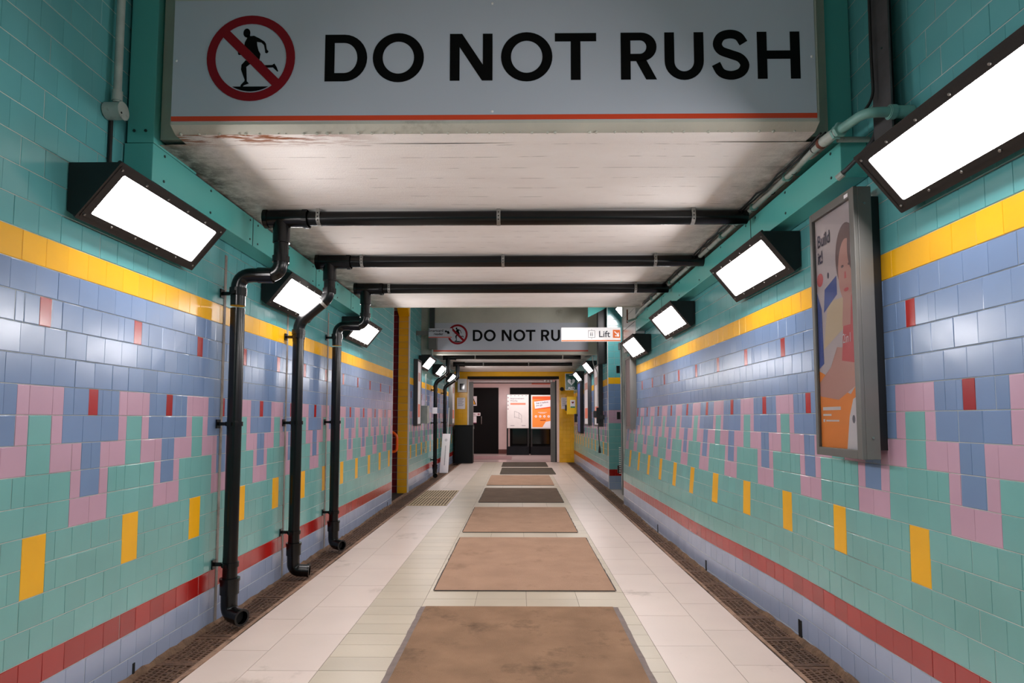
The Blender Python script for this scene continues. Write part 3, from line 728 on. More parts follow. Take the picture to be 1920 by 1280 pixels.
def rush(X0, X1, Z0, Z1, Y, lab, tx, tz, th, rc, rr_, slope=0.0):
    t = thing('warning_sign', lab, 'sign', ((X0 + X1) / 2, Y, Z0))
    hs = lambda x: slope * (x - X0)
    mb = MB(); d = .008
    v = [(X0, Y - d, Z0), (X1, Y - d, Z0 + hs(X1)), (X1, Y - d, Z1 + hs(X1)), (X0, Y - d, Z1)]; w = [(a, Y - .0005, c) for a, b, c in v]
    mb.mesh(v + w, [(0, 1, 2, 3), (4, 7, 6, 5), (0, 4, 5, 1), (1, 5, 6, 2), (2, 6, 7, 3), (3, 7, 4, 0)], 'signwhite'); mb.build('panel', t)
    Q = lambda x, z, n: (x, Y - d - n, z + hs(x))
    mb = MB(); s_ = th * .24; mb.face([Q(X0, Z0, .001), Q(X1, Z0, .001), Q(X1, Z0 + .03, .001), Q(X0, Z0 + .03, .001)], 'signorange'); mb.build('orange_stripe', t)
    for ch, off, fn in TXT:
            mb = MB()
            for poly in fn(): mb.face([Q(tx + (off + p[0]) * th, tz + p[1] * th, .0015) for p in poly], 'signblack')
            mb.build('letter', t)
    mb = MB()
    for poly in runner(): mb.face([Q(rc[0] + p[0] * rr_, rc[1] + p[1] * rr_, .0012) for p in poly], 'signblack')
    mb.build('running_figure', t)
    mb = MB()
    for f in strip(arc(0, 0, 1, 1, 0, 2 * PI, 48), arc(0, 0, .802, .802, 0, 2 * PI, 48)): mb.face([Q(rc[0] + p[0] * rr_, rc[1] + p[1] * rr_, .003) for p in f], 'signred')
    k = .7071 * .85; hw = .106 * .7071
    mb.face([Q(rc[0] + a * rr_, rc[1] + b * rr_, .0024) for a, b in ((-k - hw, k - hw), (k - hw, -k - hw), (k + hw, -k + hw), (-k + hw, k + hw))], 'signred')
    mb.build('prohibition_ring', t)
    for x, z in ((X0 + .02, (Z0 + Z1) / 2), (X1 - .02, (Z0 + Z1) / 2), ((X0 + X1) / 2, Z0 + .05), ((X0 + X1) / 2, Z1 - .03)):
        mb = MB(); mb.ball(Q(x, z, .001), .008, 'white', 8, (1, .5, 1)); mb.build('fixing', t)
rush(-2.043, 1.733, 3.352, 4.09, 3.48, 'large white sign with red crossed runner reading DO NOT RUSH, hung overhead in front', -1.142, 3.588, .286, (-1.58, 3.733), .262)
rush(-2.10, 1.70, 3.262, 3.97, 15.0, 'smaller-looking distant DO NOT RUSH sign on the far downstand, partly behind the lift sign', -1.135, 3.52, .276, (-1.51, 3.685), .25)

# ------------------------------------------------------------------ conduits, junction box, tray
t = thing('electrical_conduit', 'pale grey conduit with round junction box at top left beside the teal column casing', 'conduit', (-2.35, 3.42, 3.4))
mb = MB(); mb.tube([(-2.345, 3.44, 3.45), (-2.345, 3.44, ZT)], .022, 'conduit', 14); mb.ring((-2.345, 3.44, 3.49), (0, 0, 1), .02, .028, .06, 'conduit'); mb.build('pipe', t)
mb = MB(); mb.tube([(-2.40, 3.44, 3.40), (-2.31, 3.44, 3.40)], .05, 'conduit', 20); mb.build('junction_box', t)
mb = MB(); mb.tube([(-2.31, 3.44, 3.40), (-2.303, 3.44, 3.40)], .052, 'conduit', 20); mb.ring((-2.302, 3.42, 3.38), (1, 0, 0), .001, .006, .003, 'mortar', 8); mb.build('box_lid', t)
mb = MB(); mb.tube([(-2.395, 3.47, 2.98), (-2.395, 3.47, 3.36)], .012, 'cable', 8); mb.build('cable', t)

t = thing('electrical_conduit', 'jointed grey conduit leaving a wall stub and running along the right teal casing', 'conduit', (1.9, 3.2, 3.25))
yb = 3.13
mb = MB(); mb.tube([(2.055, yb, 3.21), (1.93, yb, 3.21)], .033, 'tealconduit', 18); mb.ring((1.95, yb, 3.21), (1, 0, 0), .03, .038, .03, 'tealconduit'); mb.build('wall_stub', t)
p = fillet([(1.96, yb, 3.21), (1.815, yb, 3.21), (1.80, 3.45, 3.235)], .09)
mb = MB(); mb.tube(p, .026, 'tealconduit', 16); mb.build('elbow', t)
mb = MB(); mb.ring((1.803, 3.36, 3.228), (-.05, 1, .07), .02, .042, .022, 'tealconduit', 6); mb.ring((1.803, 3.40, 3.23), (-.05, 1, .07), .02, .038, .02, 'tealconduit', 6); mb.tube([(1.802, 3.38, 3.23), (1.80, 3.55, 3.243)], .031, 'conduit', 16); mb.build('union_nut', t)
mb = MB(); mb.ring((1.80, 3.56, 3.244), (0, 1, .05), .02, .033, .03, 'rust', 16); mb.build('rusty_collar', t)
mb = MB(); run = [(1.80, 3.56, 3.245), (1.82, 3.75, 3.262), (1.845, 4.0, 3.272), (1.855, 5, 3.273), (1.86, 9.3, 3.27), (1.88, 9.85, 3.25)]
mb.tube(run, .022, 'conduit', 12); mb.build('long_run', t)
for y in (4.15, 4.75, 5.5, 6.4, 7.4, 8.4):
    mb = MB(); mb.ring((1.857, y, 3.273), (0, 1, 0), .02, .027, .03, 'tealconduit', 12); mb.box(1.82, 1.845, y - .012, y + .012, 3.25, 3.30, 'tealconduit'); mb.build('saddle_clip', t)
for k in range(14):
    y = 3.68 + k * .37; mb = MB(); mb.ring((1.8 + min(.057, (y - 3.56) * .1), y, 3.252 + min(.021, (y - 3.56) * .05)), (0, 1, 0), .02, .0245, .008, 'cable', 12); mb.build('cable_tie', t)
def wob(p0, p1, n, a): 
    p0, p1 = Vector(p0), Vector(p1); return [p0.lerp(p1, i / n) + Vector((random.uniform(-a, a), 0, random.uniform(-a, a))) for i in range(n + 1)]
for lab, dx in (('thin black cable strapped along the top of the right conduit', 0.0), ('second thin black cable bundled above the right conduit, nearer the ceiling', -.022)):
    mb = MB(); mb.tube(wob((1.79 + dx, 3.5, 3.27), (1.83 + dx, 8.9, 3.292), 44, .008), .007, 'cable', 6); tag(mb.build('cable'), lab, 'cable')
t = thing('pipe_bracket', 'brown bent bracket at the far end of the right conduit', 'bracket', (1.75, 9.9, 3.2))
mb = MB(); mb.box(1.70, 1.72, 9.6, 9.62, 3.12, 3.33, 'rust'); mb.tube([(1.71, 9.6, 3.14), (1.86, 9.7, 3.2)], .018, 'conduit', 10); mb.build('arm', t)
# tray
t = thing('cable_tray', 'dark dusty vertical cable tray at top right above the largest lamp', 'cable tray', (2.0, 3.2, 3.0))
mb = MB(); mb.box(1.965, 2.05, 3.27, 3.30, 2.99, ZT - .002, 'tray'); mb.box(1.955, 1.965, 3.14, 3.30, 2.99, ZT - .002, 'tray'); mb.box(1.965, 2.05, 3.262, 3.27, 2.99, ZT - .002, 'black'); mb.build('channel', t)
mb = MB(); rivets(mb, [(1.953, 3.2, z) for z in (3.25, 3.6, 3.95)], (1, 0, 0), .006); mb.build('bolts', t)
mb = MB(); mb.tube(fillet([(1.93, 3.25, ZT - .02), (1.925, 3.25, 3.6), (1.93, 3.25, 3.34), (1.85, 3.3, 3.24)], .1), .008, 'cable', 8); tag(mb.build('cable'), 'black cable hanging beside the dark tray down to the grey elbow', 'cable')
mb = MB(); mb.tube(fillet([(1.99, 3.34, 3.35), (1.97, 3.3, 3.15), (1.86, 3.42, 3.02), (1.84, 3.46, 3.0)], .08), .013, 'darkgrey', 8); mb.ring((1.845, 3.455, 3.0), (-.4, .8, -.4), .01, .02, .04, 'conduit', 10); tag(mb.build('flexible_conduit'), 'grey flexible conduit sagging behind the largest right lamp', 'conduit')
mb = MB(); mb.tube([(1.86, 3.5, 3.235), (2.04, 3.5, 3.235)], .016, 'conduit', 10); tag(mb.build('short_pipe'), 'short grey pipe lying across the end of the right teal casing', 'pipe')

# ------------------------------------------------------------------ the large poster case on the right wall
t = thing('poster_case', 'tall grey framed poster case reading Build it on the right wall', 'poster case', (1.97, 3.73, 1.4))
ya, yb_ = 3.43, 3.955; za, zb_ = 1.385, 2.93; xf, xb = 1.91, 2.0
mb = MB(); mb.box(xf + .012, xb, ya, yb_, za, zb_, 'greymetal', .003); mb.build('case', t)
mb = MB()
for (y0, y1, z0, z1) in ((ya, ya + .05, za, zb_), (yb_ - .03, yb_, za, zb_), (ya + .05, yb_ - .03, za, za + .05), (ya + .05, yb_ - .03, zb_ - .05, zb_)): mb.box(xf - .012, xf + .012, y0, y1, z0, z1, 'greymetal', .003)
mb.build('door_frame', t)
mb = MB(); mb.box(xb, XR - .006, ya + .03, yb_ - .03, za + .05, zb_ - .05, 'black'); mb.build('shadow_gap_block', t)  # black block painting the shadow in the gap between case and wall
for z in (za + .12, zb_ - .1):
    mb = MB(); mb.ring((xf + .05, ya - .001, z), (0, 1, 0), .001, .007, .006, 'stainless', 10); mb.build('lock', t)
mb = MB(); y0, y1, z0, z1 = ya + .05, yb_ - .03, za + .05, zb_ - .05; xp = xf + .0115
def pp(u, v, n=0): return (xp - .0005 - n, y1 + (y0 - y1) * u, z0 + (z1 - z0) * v)   # u: left -> right as seen
mb.face([pp(0, 0), pp(1, 0), pp(1, 1), pp(0, 1)], 'posterbg')
def poly(pts, k, n): mb.face([pp(u, v, n) for u, v in pts], k)
ell = lambda cx, cy, rx, ry, n=28: [(cx + rx * math.cos(2 * PI * i / n), cy + ry * math.sin(2 * PI * i / n)) for i in range(n)]
poly([(0, 0), (1, 0), (1, .27), (.8, .22), (.5, .25), (.25, .3), (0, .33)], 'lightorange', .0005)
poly([(0, .28), (.32, .34), (.5, .42), (.95, .4), (1, .26), (.5, .2), (0, .22)], 'skin', .0008)
poly([(.0, .34), (.14, .36), (.12, .6), (0, .68)], 'postblue', .0009)
poly([(.14, .42), (.75, .5), (.7, .62), (.3, .62), (.2, .5)], 'postercream', .0010)
poly([(.18, .58), (.55, .64), (.55, .72), (.22, .68)], 'postblue', .0011)
poly([(.62, .36), (1, .34), (1, .66), (.85, .62), (.7, .55)], 'posterred', .0012)
poly([(.66, .50), (.86, .50), (.9, .62), (.7, .62)], 'skin', .0013)
poly([(max(0,min(1,a)),b) for a,b in ell(.80, .785, .26, .135)], 'hair', .0014); poly([(min(1,a),b) for a,b in ell(.80, .725, .2, .13)], 'skin', .0015); poly([(min(1,a),b) for a,b in ell(.98, .81, .14, .1)], 'hair', .0016)
for cx in (.71, .88): poly(ell(cx, .745, .035, .006, 10), 'hair', .0018)
poly(ell(.79, .645, .06, .008, 12), 'posterred', .0018); poly([(.76, .72), (.79, .72), (.8, .692), (.75, .692)], 'posterred', .0017)
poly(ell(.33, .735, .025, .014, 14), 'navy', .0012); poly(ell(.1, .73, .09, .03, 14), 'posterred', .0012)
poly([(.68, 0), (1, 0), (1, .215), (.86, .2), (.76, .13)], 'paper', .0019)
poly(ell(.86, .12, .035, .017, 12), 'greytext', .0021)
mb.build('poster', t)
text('Build\nit!', .11, pp(.06, .875, .0025), (0, -1, 0), (0, 0, 1), 'navy', 'poster_text', t, bold=.02, xs=.72)
text('2in1', .08, pp(.66, .43, .0025), (0, -1, 0), (0, 0, 1), 'paper', 'poster_text', t, xs=.7)
mb = MB()
for u0_, u1_, v0_, v1_ in ((.07, .55, .158, .172), (.07, .3, .134, .142), (.07, .12, .108, .12), (.15, .5, .11, .117)): mb.face([pp(u0_, v0_, .0025), pp(u1_, v0_, .0025), pp(u1_, v1_, .0025), pp(u0_, v1_, .0025)], 'paper')
mb.build('small_print', t)
mb = MB(); mb.box(xf + .0, xf + .002, y0, y1, z0, z1, 'glass'); mb.build('glazing', t)
mb = MB(); mb.box(xf - .0135, xf - .012, ya + .055, ya + .095, zb_ - .04, zb_ - .02, 'paper'); mb.build('label_sticker', t)

# smaller wall frames seen almost edge-on
def frame(side, X, y0, y1, z0, z1, d, lab, face, edge='darkgrey'):
    s = 1 if side == 'L' else -1
    t = thing('poster_case', lab, 'poster frame', (X, (y0 + y1) / 2, z0)); xo = X + s * d
    mb = MB(); mb.box(X + s * .005, xo - s * .012, y0, y1, z0, z1, edge); mb.build('case', t)
    mb = MB()
    for (a, b, c, e) in ((y0, y0 + .045, z0, z1), (y1 - .045, y1, z0, z1), (y0 + .045, y1 - .045, z0, z0 + .045), (y0 + .045, y1 - .045, z1 - .045, z1)): mb.box(xo - s * .012, xo, a, b, c, e, edge)
    mb.build('door_frame', t)
    mb = MB(); mb.box(xo - s * .0119, xo - s * .010, y0 + .045, y1 - .045, z0 + .045, z1 - .045, face)
    if face == 'paper':
        mb.box(xo - s * .010, xo - s * .009, y0 + .15, y1 - .15, z0 + .2, z0 + .5, 'salmon'); mb.box(xo - s * .010, xo - s * .009, y0 + .15, y1 - .15, z1 - .5, z1 - .3, 'skin')
    mb.build('poster', t)
frame('L', XL, 13.95, 14.52, 1.45, 2.98, .1, 'dark framed poster case on the left wall just beyond the yellow jamb', 'paper')
frame('R', XR - .0, 10.75, 11.25, 1.43, 2.72, .115, 'grey framed poster case at the far end of the near right wall, seen edge-on', 'hair', 'greymetal')
frame('R', X2, 14.95, 15.9, 1.42, 2.96, .11, 'black framed poster case on the far right wall, nearest the banded return', 'paper')
frame('R', X2, 17.3, 18.3, 1.42, 2.95, .11, 'grey framed poster case on the far right wall behind the hanging cable unit', 'paper')
frame('R', X2, 19.4, 20.3, 1.15, 2.8, .12, 'blue poster in a black frame on the far right wall beside the yellow cabinet', 'postblue', 'black')
frame('L', XL, 20.95, 21.7, 1.42, 3.0, .14, 'grey poster frame on the far left wall just before the dark cabinet', 'paper', 'greymetal')

# ------------------------------------------------------------------ hanging / projecting signs
t = thing('hanging_sign', 'glowing white Lift sign with orange arrow projecting from the right wall', 'sign', (1.35, 11.3, 3.0))
X0, X1, Z0, Z1, Y = .79, 1.885, 3.045, 3.30, 11.3
mb = MB(); mb.box(X0, X1, Y, Y + .07, Z0, Z1, 'litwhite', .004); mb.build('panel', t)
mb = MB(); mb.box(X0, X1, Y - .002, Y + .0, Z0, Z0 + .02, 'litorange'); mb.build('orange_stripe', t)
mb = MB(); ax, az = X1 - .145, Z0 + .06; mb.box(ax, ax + .135, Y - .003, Y, az, az + .15, 'litorange'); mb.build('arrow_panel', t)
mb = MB()
def quad(p, k, n=.0045): mb.face([(a, Y - n, b) for a, b in p], k)
quad([(ax + .035, az + .125), (ax + .022, az + .112), (ax + .085, az + .05), (ax + .098, az + .063)], 'litwhite')
quad([(ax + .11, az + .028), (ax + .11, az + .1), (ax + .09, az + .1), (ax + .09, az + .028)], 'litwhite'); quad([(ax + .038, az + .028), (ax + .11, az + .028), (ax + .11, az + .048), (ax + .038, az + .048)], 'litwhite')
mb.build('arrow', t)
text('Lift', .165, (1.475, Y - .003, Z0 + .075), (1, 0, 0), (0, 0, 1), 'litgrey', 'lettering', t, bold=.012)
mb = MB(); bx, bz = 1.285, Z0 + .065
for (a, b, c, d) in ((0, .125, 0, .006), (0, .125, .129, .135), (0, .006, 0, .135), (.119, .125, 0, .135)): mb.box(bx + a, bx + b, Y - .003, Y, bz + c, bz + d, 'litgrey')
for k in (0, 1): mb.box(bx + .04 + k * .03, bx + .052 + k * .03, Y - .003, Y, bz + .03, bz + .08, 'litgrey'); mb.ball((bx + .046 + k * .03, Y - .001, bz + .093), .008, 'litgrey', 8, (1, .2, 1))
mb.face([(bx + .052, Y - .003, bz + .145), (bx + .072, Y - .003, bz + .145), (bx + .062, Y - .003, bz + .16)], 'litgrey'); mb.face([(bx + .052, Y - .003, bz - .01), (bx + .062, Y - .003, bz - .025), (bx + .072, Y - .003, bz - .01)], 'litgrey')
mb.build('lift_symbol', t)

t = thing('hanging_sign', 'small white Smartcard reader sign projecting from a grey box at far left', 'sign', (-1.83, 14.2, 3.5))
X0, X1, Z0, Z1, Y = -2.11, -1.56, 3.50, 3.72, 14.2
mb = MB(); mb.box(X0, X1, Y, Y + .05, Z0, Z1, 'signwhite', .003); mb.build('panel', t)
mb = MB(); mb.box(X0, X1, Y - .002, Y, Z0, Z0 + .018, 'signorange'); mb.build('orange_stripe', t)
for w_, z_ in (('Smartcard', 3.638), ('reader', 3.56)): text(w_, .083, (-1.765, Y - .003, z_), (1, 0, 0), (0, 0, 1), 'signblack', 'lettering', t, 'RIGHT', .01)
mb = MB(); mb.face([(-1.735, Y - .003, 3.655), (-1.695, Y - .003, 3.675), (-1.67, Y - .003, 3.64), (-1.71, Y - .003, 3.62)], 'signblack'); mb.face([(-1.69, Y - .003, 3.645), (-1.64, Y - .003, 3.66), (-1.61, Y - .003, 3.6), (-1.66, Y - .003, 3.585)], 'signblack'); mb.build('card_symbol', t)
mb = MB(); mb.box(-2.40, -2.10, Y + .01, Y + .04, 3.56, 3.66, 'greymetal'); mb.build('arm', t)
t = thing('junction_box', 'grey junction box on the downstand at left behind the Smartcard reader sign', 'junction box', (-2.2, 14.6, 3.3))
mb = MB(); mb.box(-2.2, -2.0, 14.8, 14.998, 3.3, 3.76, 'greymetal', .006); mb.build('body', t)
mb = MB(); mb.tube([(-2.12, 14.9, 3.3), (-2.12, 14.9, 3.15)], .02, 'conduit', 8); mb.build('conduit', t)
mb = MB(); mb.box(-2.19, -2.07, 14.9, 14.998, 3.76, ZT - .01, 'darkgrey'); tag(mb.build('cable_trunking'), 'dark vertical trunking above the grey junction box at far left', 'trunking')
mb = MB(); mb.box(1.86, 2.046, 14.3, 14.55, 2.9, 4.595, 'black'); tag(mb.build('cable_trunking'), 'black vertical trunking high on the far right wall behind the lift sign', 'trunking')
t = thing('beam_casing', 'short canted teal casing high on the far right, above the black trunking', 'beam casing', (2.0, 14.6, 4.0))
mb = MB(); mb.prism([(1.62, 3.98), (2.04, 4.2), (2.04, 4.55), (1.62, 4.2)], 14.25, 14.29, 'tealpaint'); mb.build('casing', t)

# ------------------------------------------------------------------ left: handrail, switch box, leaning board, cabinet
t = thing('handrail', 'orange looped handrail end inside the opening on the left', 'handrail', (-2.6, 12.9, .9))
mb = MB(); mb.tube(fillet([(-3.3, 12.75, 1.45), (-2.75, 12.75, 1.40), (-2.53, 12.75, 1.28), (-2.53, 12.75, .93), (-3.3, 12.75, .93)], .09), .028, 'orange', 14); mb.build('rail', t)
mb = MB(); mb.tube([(-3.39, 12.75, 1.45), (-3.3, 12.75, 1.45)], .05, 'orange', 14); mb.tube([(-3.39, 12.75, .93), (-3.3, 12.75, .93)], .05, 'orange', 14); mb.build('wall_flange', t)
t = thing('switch_box', 'small grey electrical box with hanging lead on the left wall before the far drainpipe', 'switch box', (-2.3, 14.9, 1.5))
mb = MB(); mb.box(-2.395, -2.2, 14.75, 15.05, 1.5, 1.93, 'conduit', .006); mb.build('body', t)
mb = MB(); mb.tube(fillet([(-2.27, 14.85, 1.5), (-2.27, 14.85, 1.0), (-2.3, 14.8, .88), (-2.24, 14.8, .84)], .04), .01, 'conduit', 8); mb.ball((-2.28, 14.8, .86), .035, 'conduit', 8, (1, 1, 1.3)); mb.build('lead', t)
mb = MB(); mb.tube([(-2.27, 14.9, 1.93), (-2.27, 14.9, 2.7)], .012, 'whitecable', 8); mb.build('conduit', t)
mb = MB(); mb.box(-2.36, -2.23, 16.725, 16.735, 1.75, 1.92, 'paper'); tag(mb.build('paper_label'), 'small white label stuck on the far drainpipe', 'label')
t = thing('leaning_board', 'narrow white printed board standing upright on the left drain before the dark cabinet', 'board', (-2.24, 18.4, 0))
mb = MB()
v = [(-2.37, 18.4, .004), (-2.12, 18.4, .004), (-2.07, 18.55, 1.16), (-2.30, 18.55, 1.16)]; w = [(a, b + .05, c) for a, b, c in v]
mb.mesh(v + w, [(0, 1, 2, 3), (7, 6, 5, 4), (0, 4, 5, 1), (1, 5, 6, 2), (2, 6, 7, 3), (3, 7, 4, 0)], 'paper'); mb.build('panel', t)
mb = MB()
def bq(u, v_, n=.004): a = Vector(v[0]).lerp(Vector(v[1]), u); b = Vector(v[3]).lerp(Vector(v[2]), u); p = a.lerp(b, v_); return (p.x, p.y - n, p.z)
for i in range(14):
    a = .2 + i * .036; mb.face([bq(.46, a), bq(.56, a), bq(.56, a + .022), bq(.46, a + .022)], 'greytext')
for i in range(12): a = 2 * PI * i / 12; b = a + PI / 6; mb.face([bq(.5 + .14 * math.cos(a), .84 + .03 * math.sin(a)), bq(.5 + .14 * math.cos(b), .84 + .03 * math.sin(b)), bq(.5 + .09 * math.cos(b), .84 + .02 * math.sin(b)), bq(.5 + .09 * math.cos(a), .84 + .02 * math.sin(a))], 'greytext')
mb.build('print', t)
mb = MB(); mb.tube([(-2.2, 18.7, .02), (-2.14, 18.75, 1.95)], .012, 'whitecable', 8); tag(mb.build('pole'), 'thin pale pole leaning on the left wall behind the white board', 'pole')
mb = MB(); mb.tube([(-2.3, 19.0, .01), (-2.3, 19.0, 3.0)], .018, 'conduit', 8); tag(mb.build('wall_conduit'), 'slim pale conduit running down the left wall past the leaning board', 'conduit')
t = thing('cabinet', 'tall charcoal box cabinet standing left of the far doorway', 'cabinet', (-2.0, 22.6, 0))
mb = MB(); mb.box(-2.345, -1.675, 22.32, 22.84, .01, 1.36, 'cabinet', .008); mb.build('body', t)
mb = MB(); mb.box(-2.36, -1.66, 22.3, 22.85, 1.36, 1.385, 'cabinet', .005); mb.build('lid', t)
mb = MB(); mb.box(-1.672, -1.655, 22.34, 22.38, .3, 1.35, 'greymetal'); mb.box(-1.672, -1.63, 22.33, 22.4, 1.24, 1.34, 'greymetal'); mb.build('hinge_strip', t)

# ------------------------------------------------------------------ right recess: door frame and louvre
t = thing('door_frame', 'brushed steel door frame standing in the right recess beneath the lift sign', 'door frame', (2.25, 13.4, 0))
mb = MB(); mb.box(2.19, 2.25, 13.15, 13.25, 0, 3.1, 'stainless', .004); mb.box(2.25, 2.27, 13.1, 13.25, 0, 3.1, 'darkgrey'); mb.build('post', t)
mb = MB(); mb.box(2.16, 2.445, 13.1, 13.3, 3.1, 3.25, 'stainless', .004); mb.build('head', t)
t = thing('louvred_door', 'dark narrow door with white louvre slats in the right recess', 'door', (2.4, 13.8, 0))
mb = MB(); mb.box(2.27, 2.445, 13.3, 13.36, .01, 3.08, 'blackdoor'); mb.build('door_leaf', t)
mb = MB()
for k in range(13): mb.box(2.15, 2.19, 13.26, 13.29, .44 + k * .045, .462 + k * .045, 'white')
mb.build('louvre', t)
for z in (.45, 1.6, 2.6):
    mb = MB(); mb.box(2.12, 2.19, 13.3, 13.34, z, z + .16, 'black'); mb.build('hinge', t)

# far right wall: cable unit, call point
t = thing('wall_phone', 'black wall unit with a hanging cable and plug on the far right wall', 'wall unit', (1.95, 15.5, 1.5))
mb = MB(); mb.box(1.86, 1.93, 14.7, 14.8, 1.50, 1.88, 'black', .006); mb.build('body', t)
mb = MB(); mb.box(1.78, 1.86, 14.72, 14.78, 1.64, 1.80, 'darkgrey', .005); mb.build('handset', t)
mb = MB(); mb.tube(fillet([(1.90, 14.75, 1.5), (1.905, 14.75, 1.2), (1.925, 14.75, .95)], .1), .01, 'cable', 8); mb.build('cable', t)
mb = MB(); mb.tube([(1.925, 14.75, .97), (1.925, 14.75, .8)], .025, 'black', 8, radii=[.018, .035]); mb.build('plug', t)
mb = MB(); mb.box(1.93, 2.045, 14.72, 14.78, 1.6, 1.7, 'darkgrey'); mb.build('wall_bracket', t)
mb = MB(); mb.tube(fillet([(1.78, 14.8, 3.15), (1.80, 14.8, 2.9), (1.9, 14.8, 2.75), (1.9, 14.8, 1.9)], .1), .011, 'whitecable', 8); tag(mb.build('cable'), 'pale cable dropping from behind the lift sign to the black wall unit', 'cable')
t = thing('call_point', 'small black call button unit on the far right wall under the yellow cabinet', 'call point', (2.0, 20.8, 1.5))
mb = MB(); mb.box(1.88, 2.047, 20.8, 20.95, 1.5, 1.78, 'black', .005); mb.build('body', t)
mb = MB(); mb.box(1.97, 2.04, 20.79, 20.8, 1.44, 1.7, 'white'); mb.build('plate', t)

# ------------------------------------------------------------------ end wall and doorway
mb = MB()
def pillar(x0, x1, z1=3.37):
    z = 0
    nn = max(1, round((x1 - x0) / .15)); w = (x1 - x0) / nn
    while z < z1 - .02:
        for q in range(nn): put_tile(mb, lambda u, zz, n: (u, 22.9 - n, zz), x0 + q * w, x0 + (q + 1) * w, z, min(z + .15, z1), 'yellow')
        z += .15
    mb.box(x0, x1, 22.901, 23.1, 0, z1, 'yellowpaint')
pillar(-2.41, -1.93); struct(mb, 'wall_end'); mb = MB(); pillar(1.50, 2.05); struct(mb, 'wall_end')
mb = MB(); mb.box(-2.41, 2.05, 22.9, 23.1, 3.2, 3.37, 'yellowpaint'); mb.box(-2.41, 2.05, 23.101, 23.2, 3.1, 4, 'concrete'); struct(mb, 'wall_end')
mb = MB(); mb.box(1.41, 1.5, 22.95, 23.1, 0, 3.1, 'pinkwall'); mb.box(-1.93, -1.87, 22.95, 23.1, 0, 3.1, 'white'); struct(mb, 'trim_5')
t = thing('roller_shutter', 'rolled-up shutter housing and grey side guides around the far doorway', 'shutter', (-.3, 23.1, 0))
mb = MB(); mb.box(-1.93, 1.5, 22.93, 23.09, 3.09, 3.199, 'mortar'); mb.tube([(-1.85, 23.1, 3.02), (1.2, 23.1, 3.02)], .05, 'pinkwall', 14); mb.box(-1.87, 1.41, 23.06, 23.09, 2.94, 2.965, 'black'); mb.build('housing', t)  # near-black box paints in the shadow line and black pipe under the header
mb = MB(); mb.box(1.19, 1.36, 23.02, 23.2, 0, 3.0, 'greymetal', .004); mb.box(1.36, 1.41, 23.0, 23.1, 0, 3.05, 'black'); mb.build('side_guide', t)
mb = MB(); mb.box(-1.87, -1.72, 23.02, 23.2, 0, 3.0, 'greymetal', .004); mb.build('side_guide', t)
for k in range(3):
    mb = MB(); mb.ball((.98 + k * .12, 22.98, 3.03), .05, 'white', 12); mb.build('round_lamp', t)
t = thing('wall_cabinet', 'small cream wall box with a dark window high on the left yellow pillar', 'wall box', (-2.1, 22.8, 2.6))
mb = MB(); mb.box(-2.28, -1.94, 22.78, 22.89, 2.6, 3.1, 'white', .008); mb.build('body', t)
mb = MB(); mb.box(-2.2, -2.02, 22.77, 22.78, 2.68, 2.92, 'darkglass'); mb.build('window', t)
def notice(x, z, w, h, Y, lab, qr=False):
    t = thing('notice', lab, 'notice', (x, Y, z)); mb = MB(); mb.box(x, x + w, Y - .006, Y, z, z + h, 'paper'); mb.build('sheet', t)
    mb = MB()
    for i in range(8): mb.box(x + w * .12, x + w * (.85 - .1 * (i % 3)), Y - .008, Y - .0062, z + h * (.9 - i * .09), z + h * (.9 - i * .09) + h * .03, 'greytext')
    mb.build('print', t)
notice(-2.31, 1.98, .3, .42, 22.894, 'white printed notice on the left yellow pillar above the cabinet')
notice(1.58, 1.98, .24, .42, 22.894, 'white printed notice on the right yellow pillar beside the defibrillator cabinet')

t = thing('first_aid_sign', 'dark green sign with a white heart reading AED at the right pillar', 'sign', (1.85, 21.5, 2.6))
Y = 21.4; X0, X1, Z0, Z1 = 1.62, 2.04, 2.61, 3.185
mb = MB(); mb.box(X0, X1, Y, Y + .015, Z0, Z1, 'paper'); mb.box(X0 + .012, X1 - .012, Y - .002, Y, Z0 + .012, Z1 - .012, 'aedgreen'); mb.build('panel', t)
mb = MB(); hp = []
for i in range(32):
    a = 2 * PI * i / 32; hp.append((16 * math.sin(a) ** 3 / 16, (13 * math.cos(a) - 5 * math.cos(2 * a) - 2 * math.cos(3 * a) - math.cos(4 * a)) / 16))
mb.face([(1.83 + .13 * a, Y - .004, 2.90 + .13 * b) for a, b in hp], 'paper'); mb.build('heart', t); mb = MB(); mb.box(1.98, 2.048, Y + .015, Y + .06, 2.8, 3.0, 'greymetal'); mb.build('bracket', t)
mb = MB(); mb.face([(a, Y - .006, b) for a, b in ((1.85, 2.98), (1.80, 2.89), (1.835, 2.89), (1.815, 2.80), (1.875, 2.915), (1.84, 2.915), (1.88, 2.98))], 'aedgreen'); mb.build('lightning_bolt', t)
text('AED', .12, (1.83, Y - .004, 2.64), (1, 0, 0), (0, 0, 1), 'paper', 'lettering', t, 'CENTER', .02)
mb = MB(); mb.box(1.75, 1.91, Y - .004, Y - .002, 3.12, 3.135, 'paper'); mb.build('small_print', t)
t = thing('defibrillator_cabinet', 'bright yellow defibrillator cabinet on the right pillar under the heart sign', 'cabinet', (1.9, 21.8, 1.78))
mb = MB(); mb.box(1.71, 2.047, 21.8, 22.0, 1.77, 2.40, 'yellowbox', .015); mb.build('body', t)
mb = MB(); mb.box(1.82, 2.0, 21.79, 21.8, 2.0, 2.28, 'paper'); mb.box(1.83, 1.99, 21.788, 21.79, 2.0, 2.05, 'leafgreen'); mb.face([(1.91 + .045 * a, 21.786, 2.19 + .045 * b) for a, b in hp], 'signred'); mb.build('label_panel', t)
mb = MB(); mb.box(1.64, 1.70, 21.82, 21.86, 1.9, 2.1, 'black', .004); mb.build('latch', t)
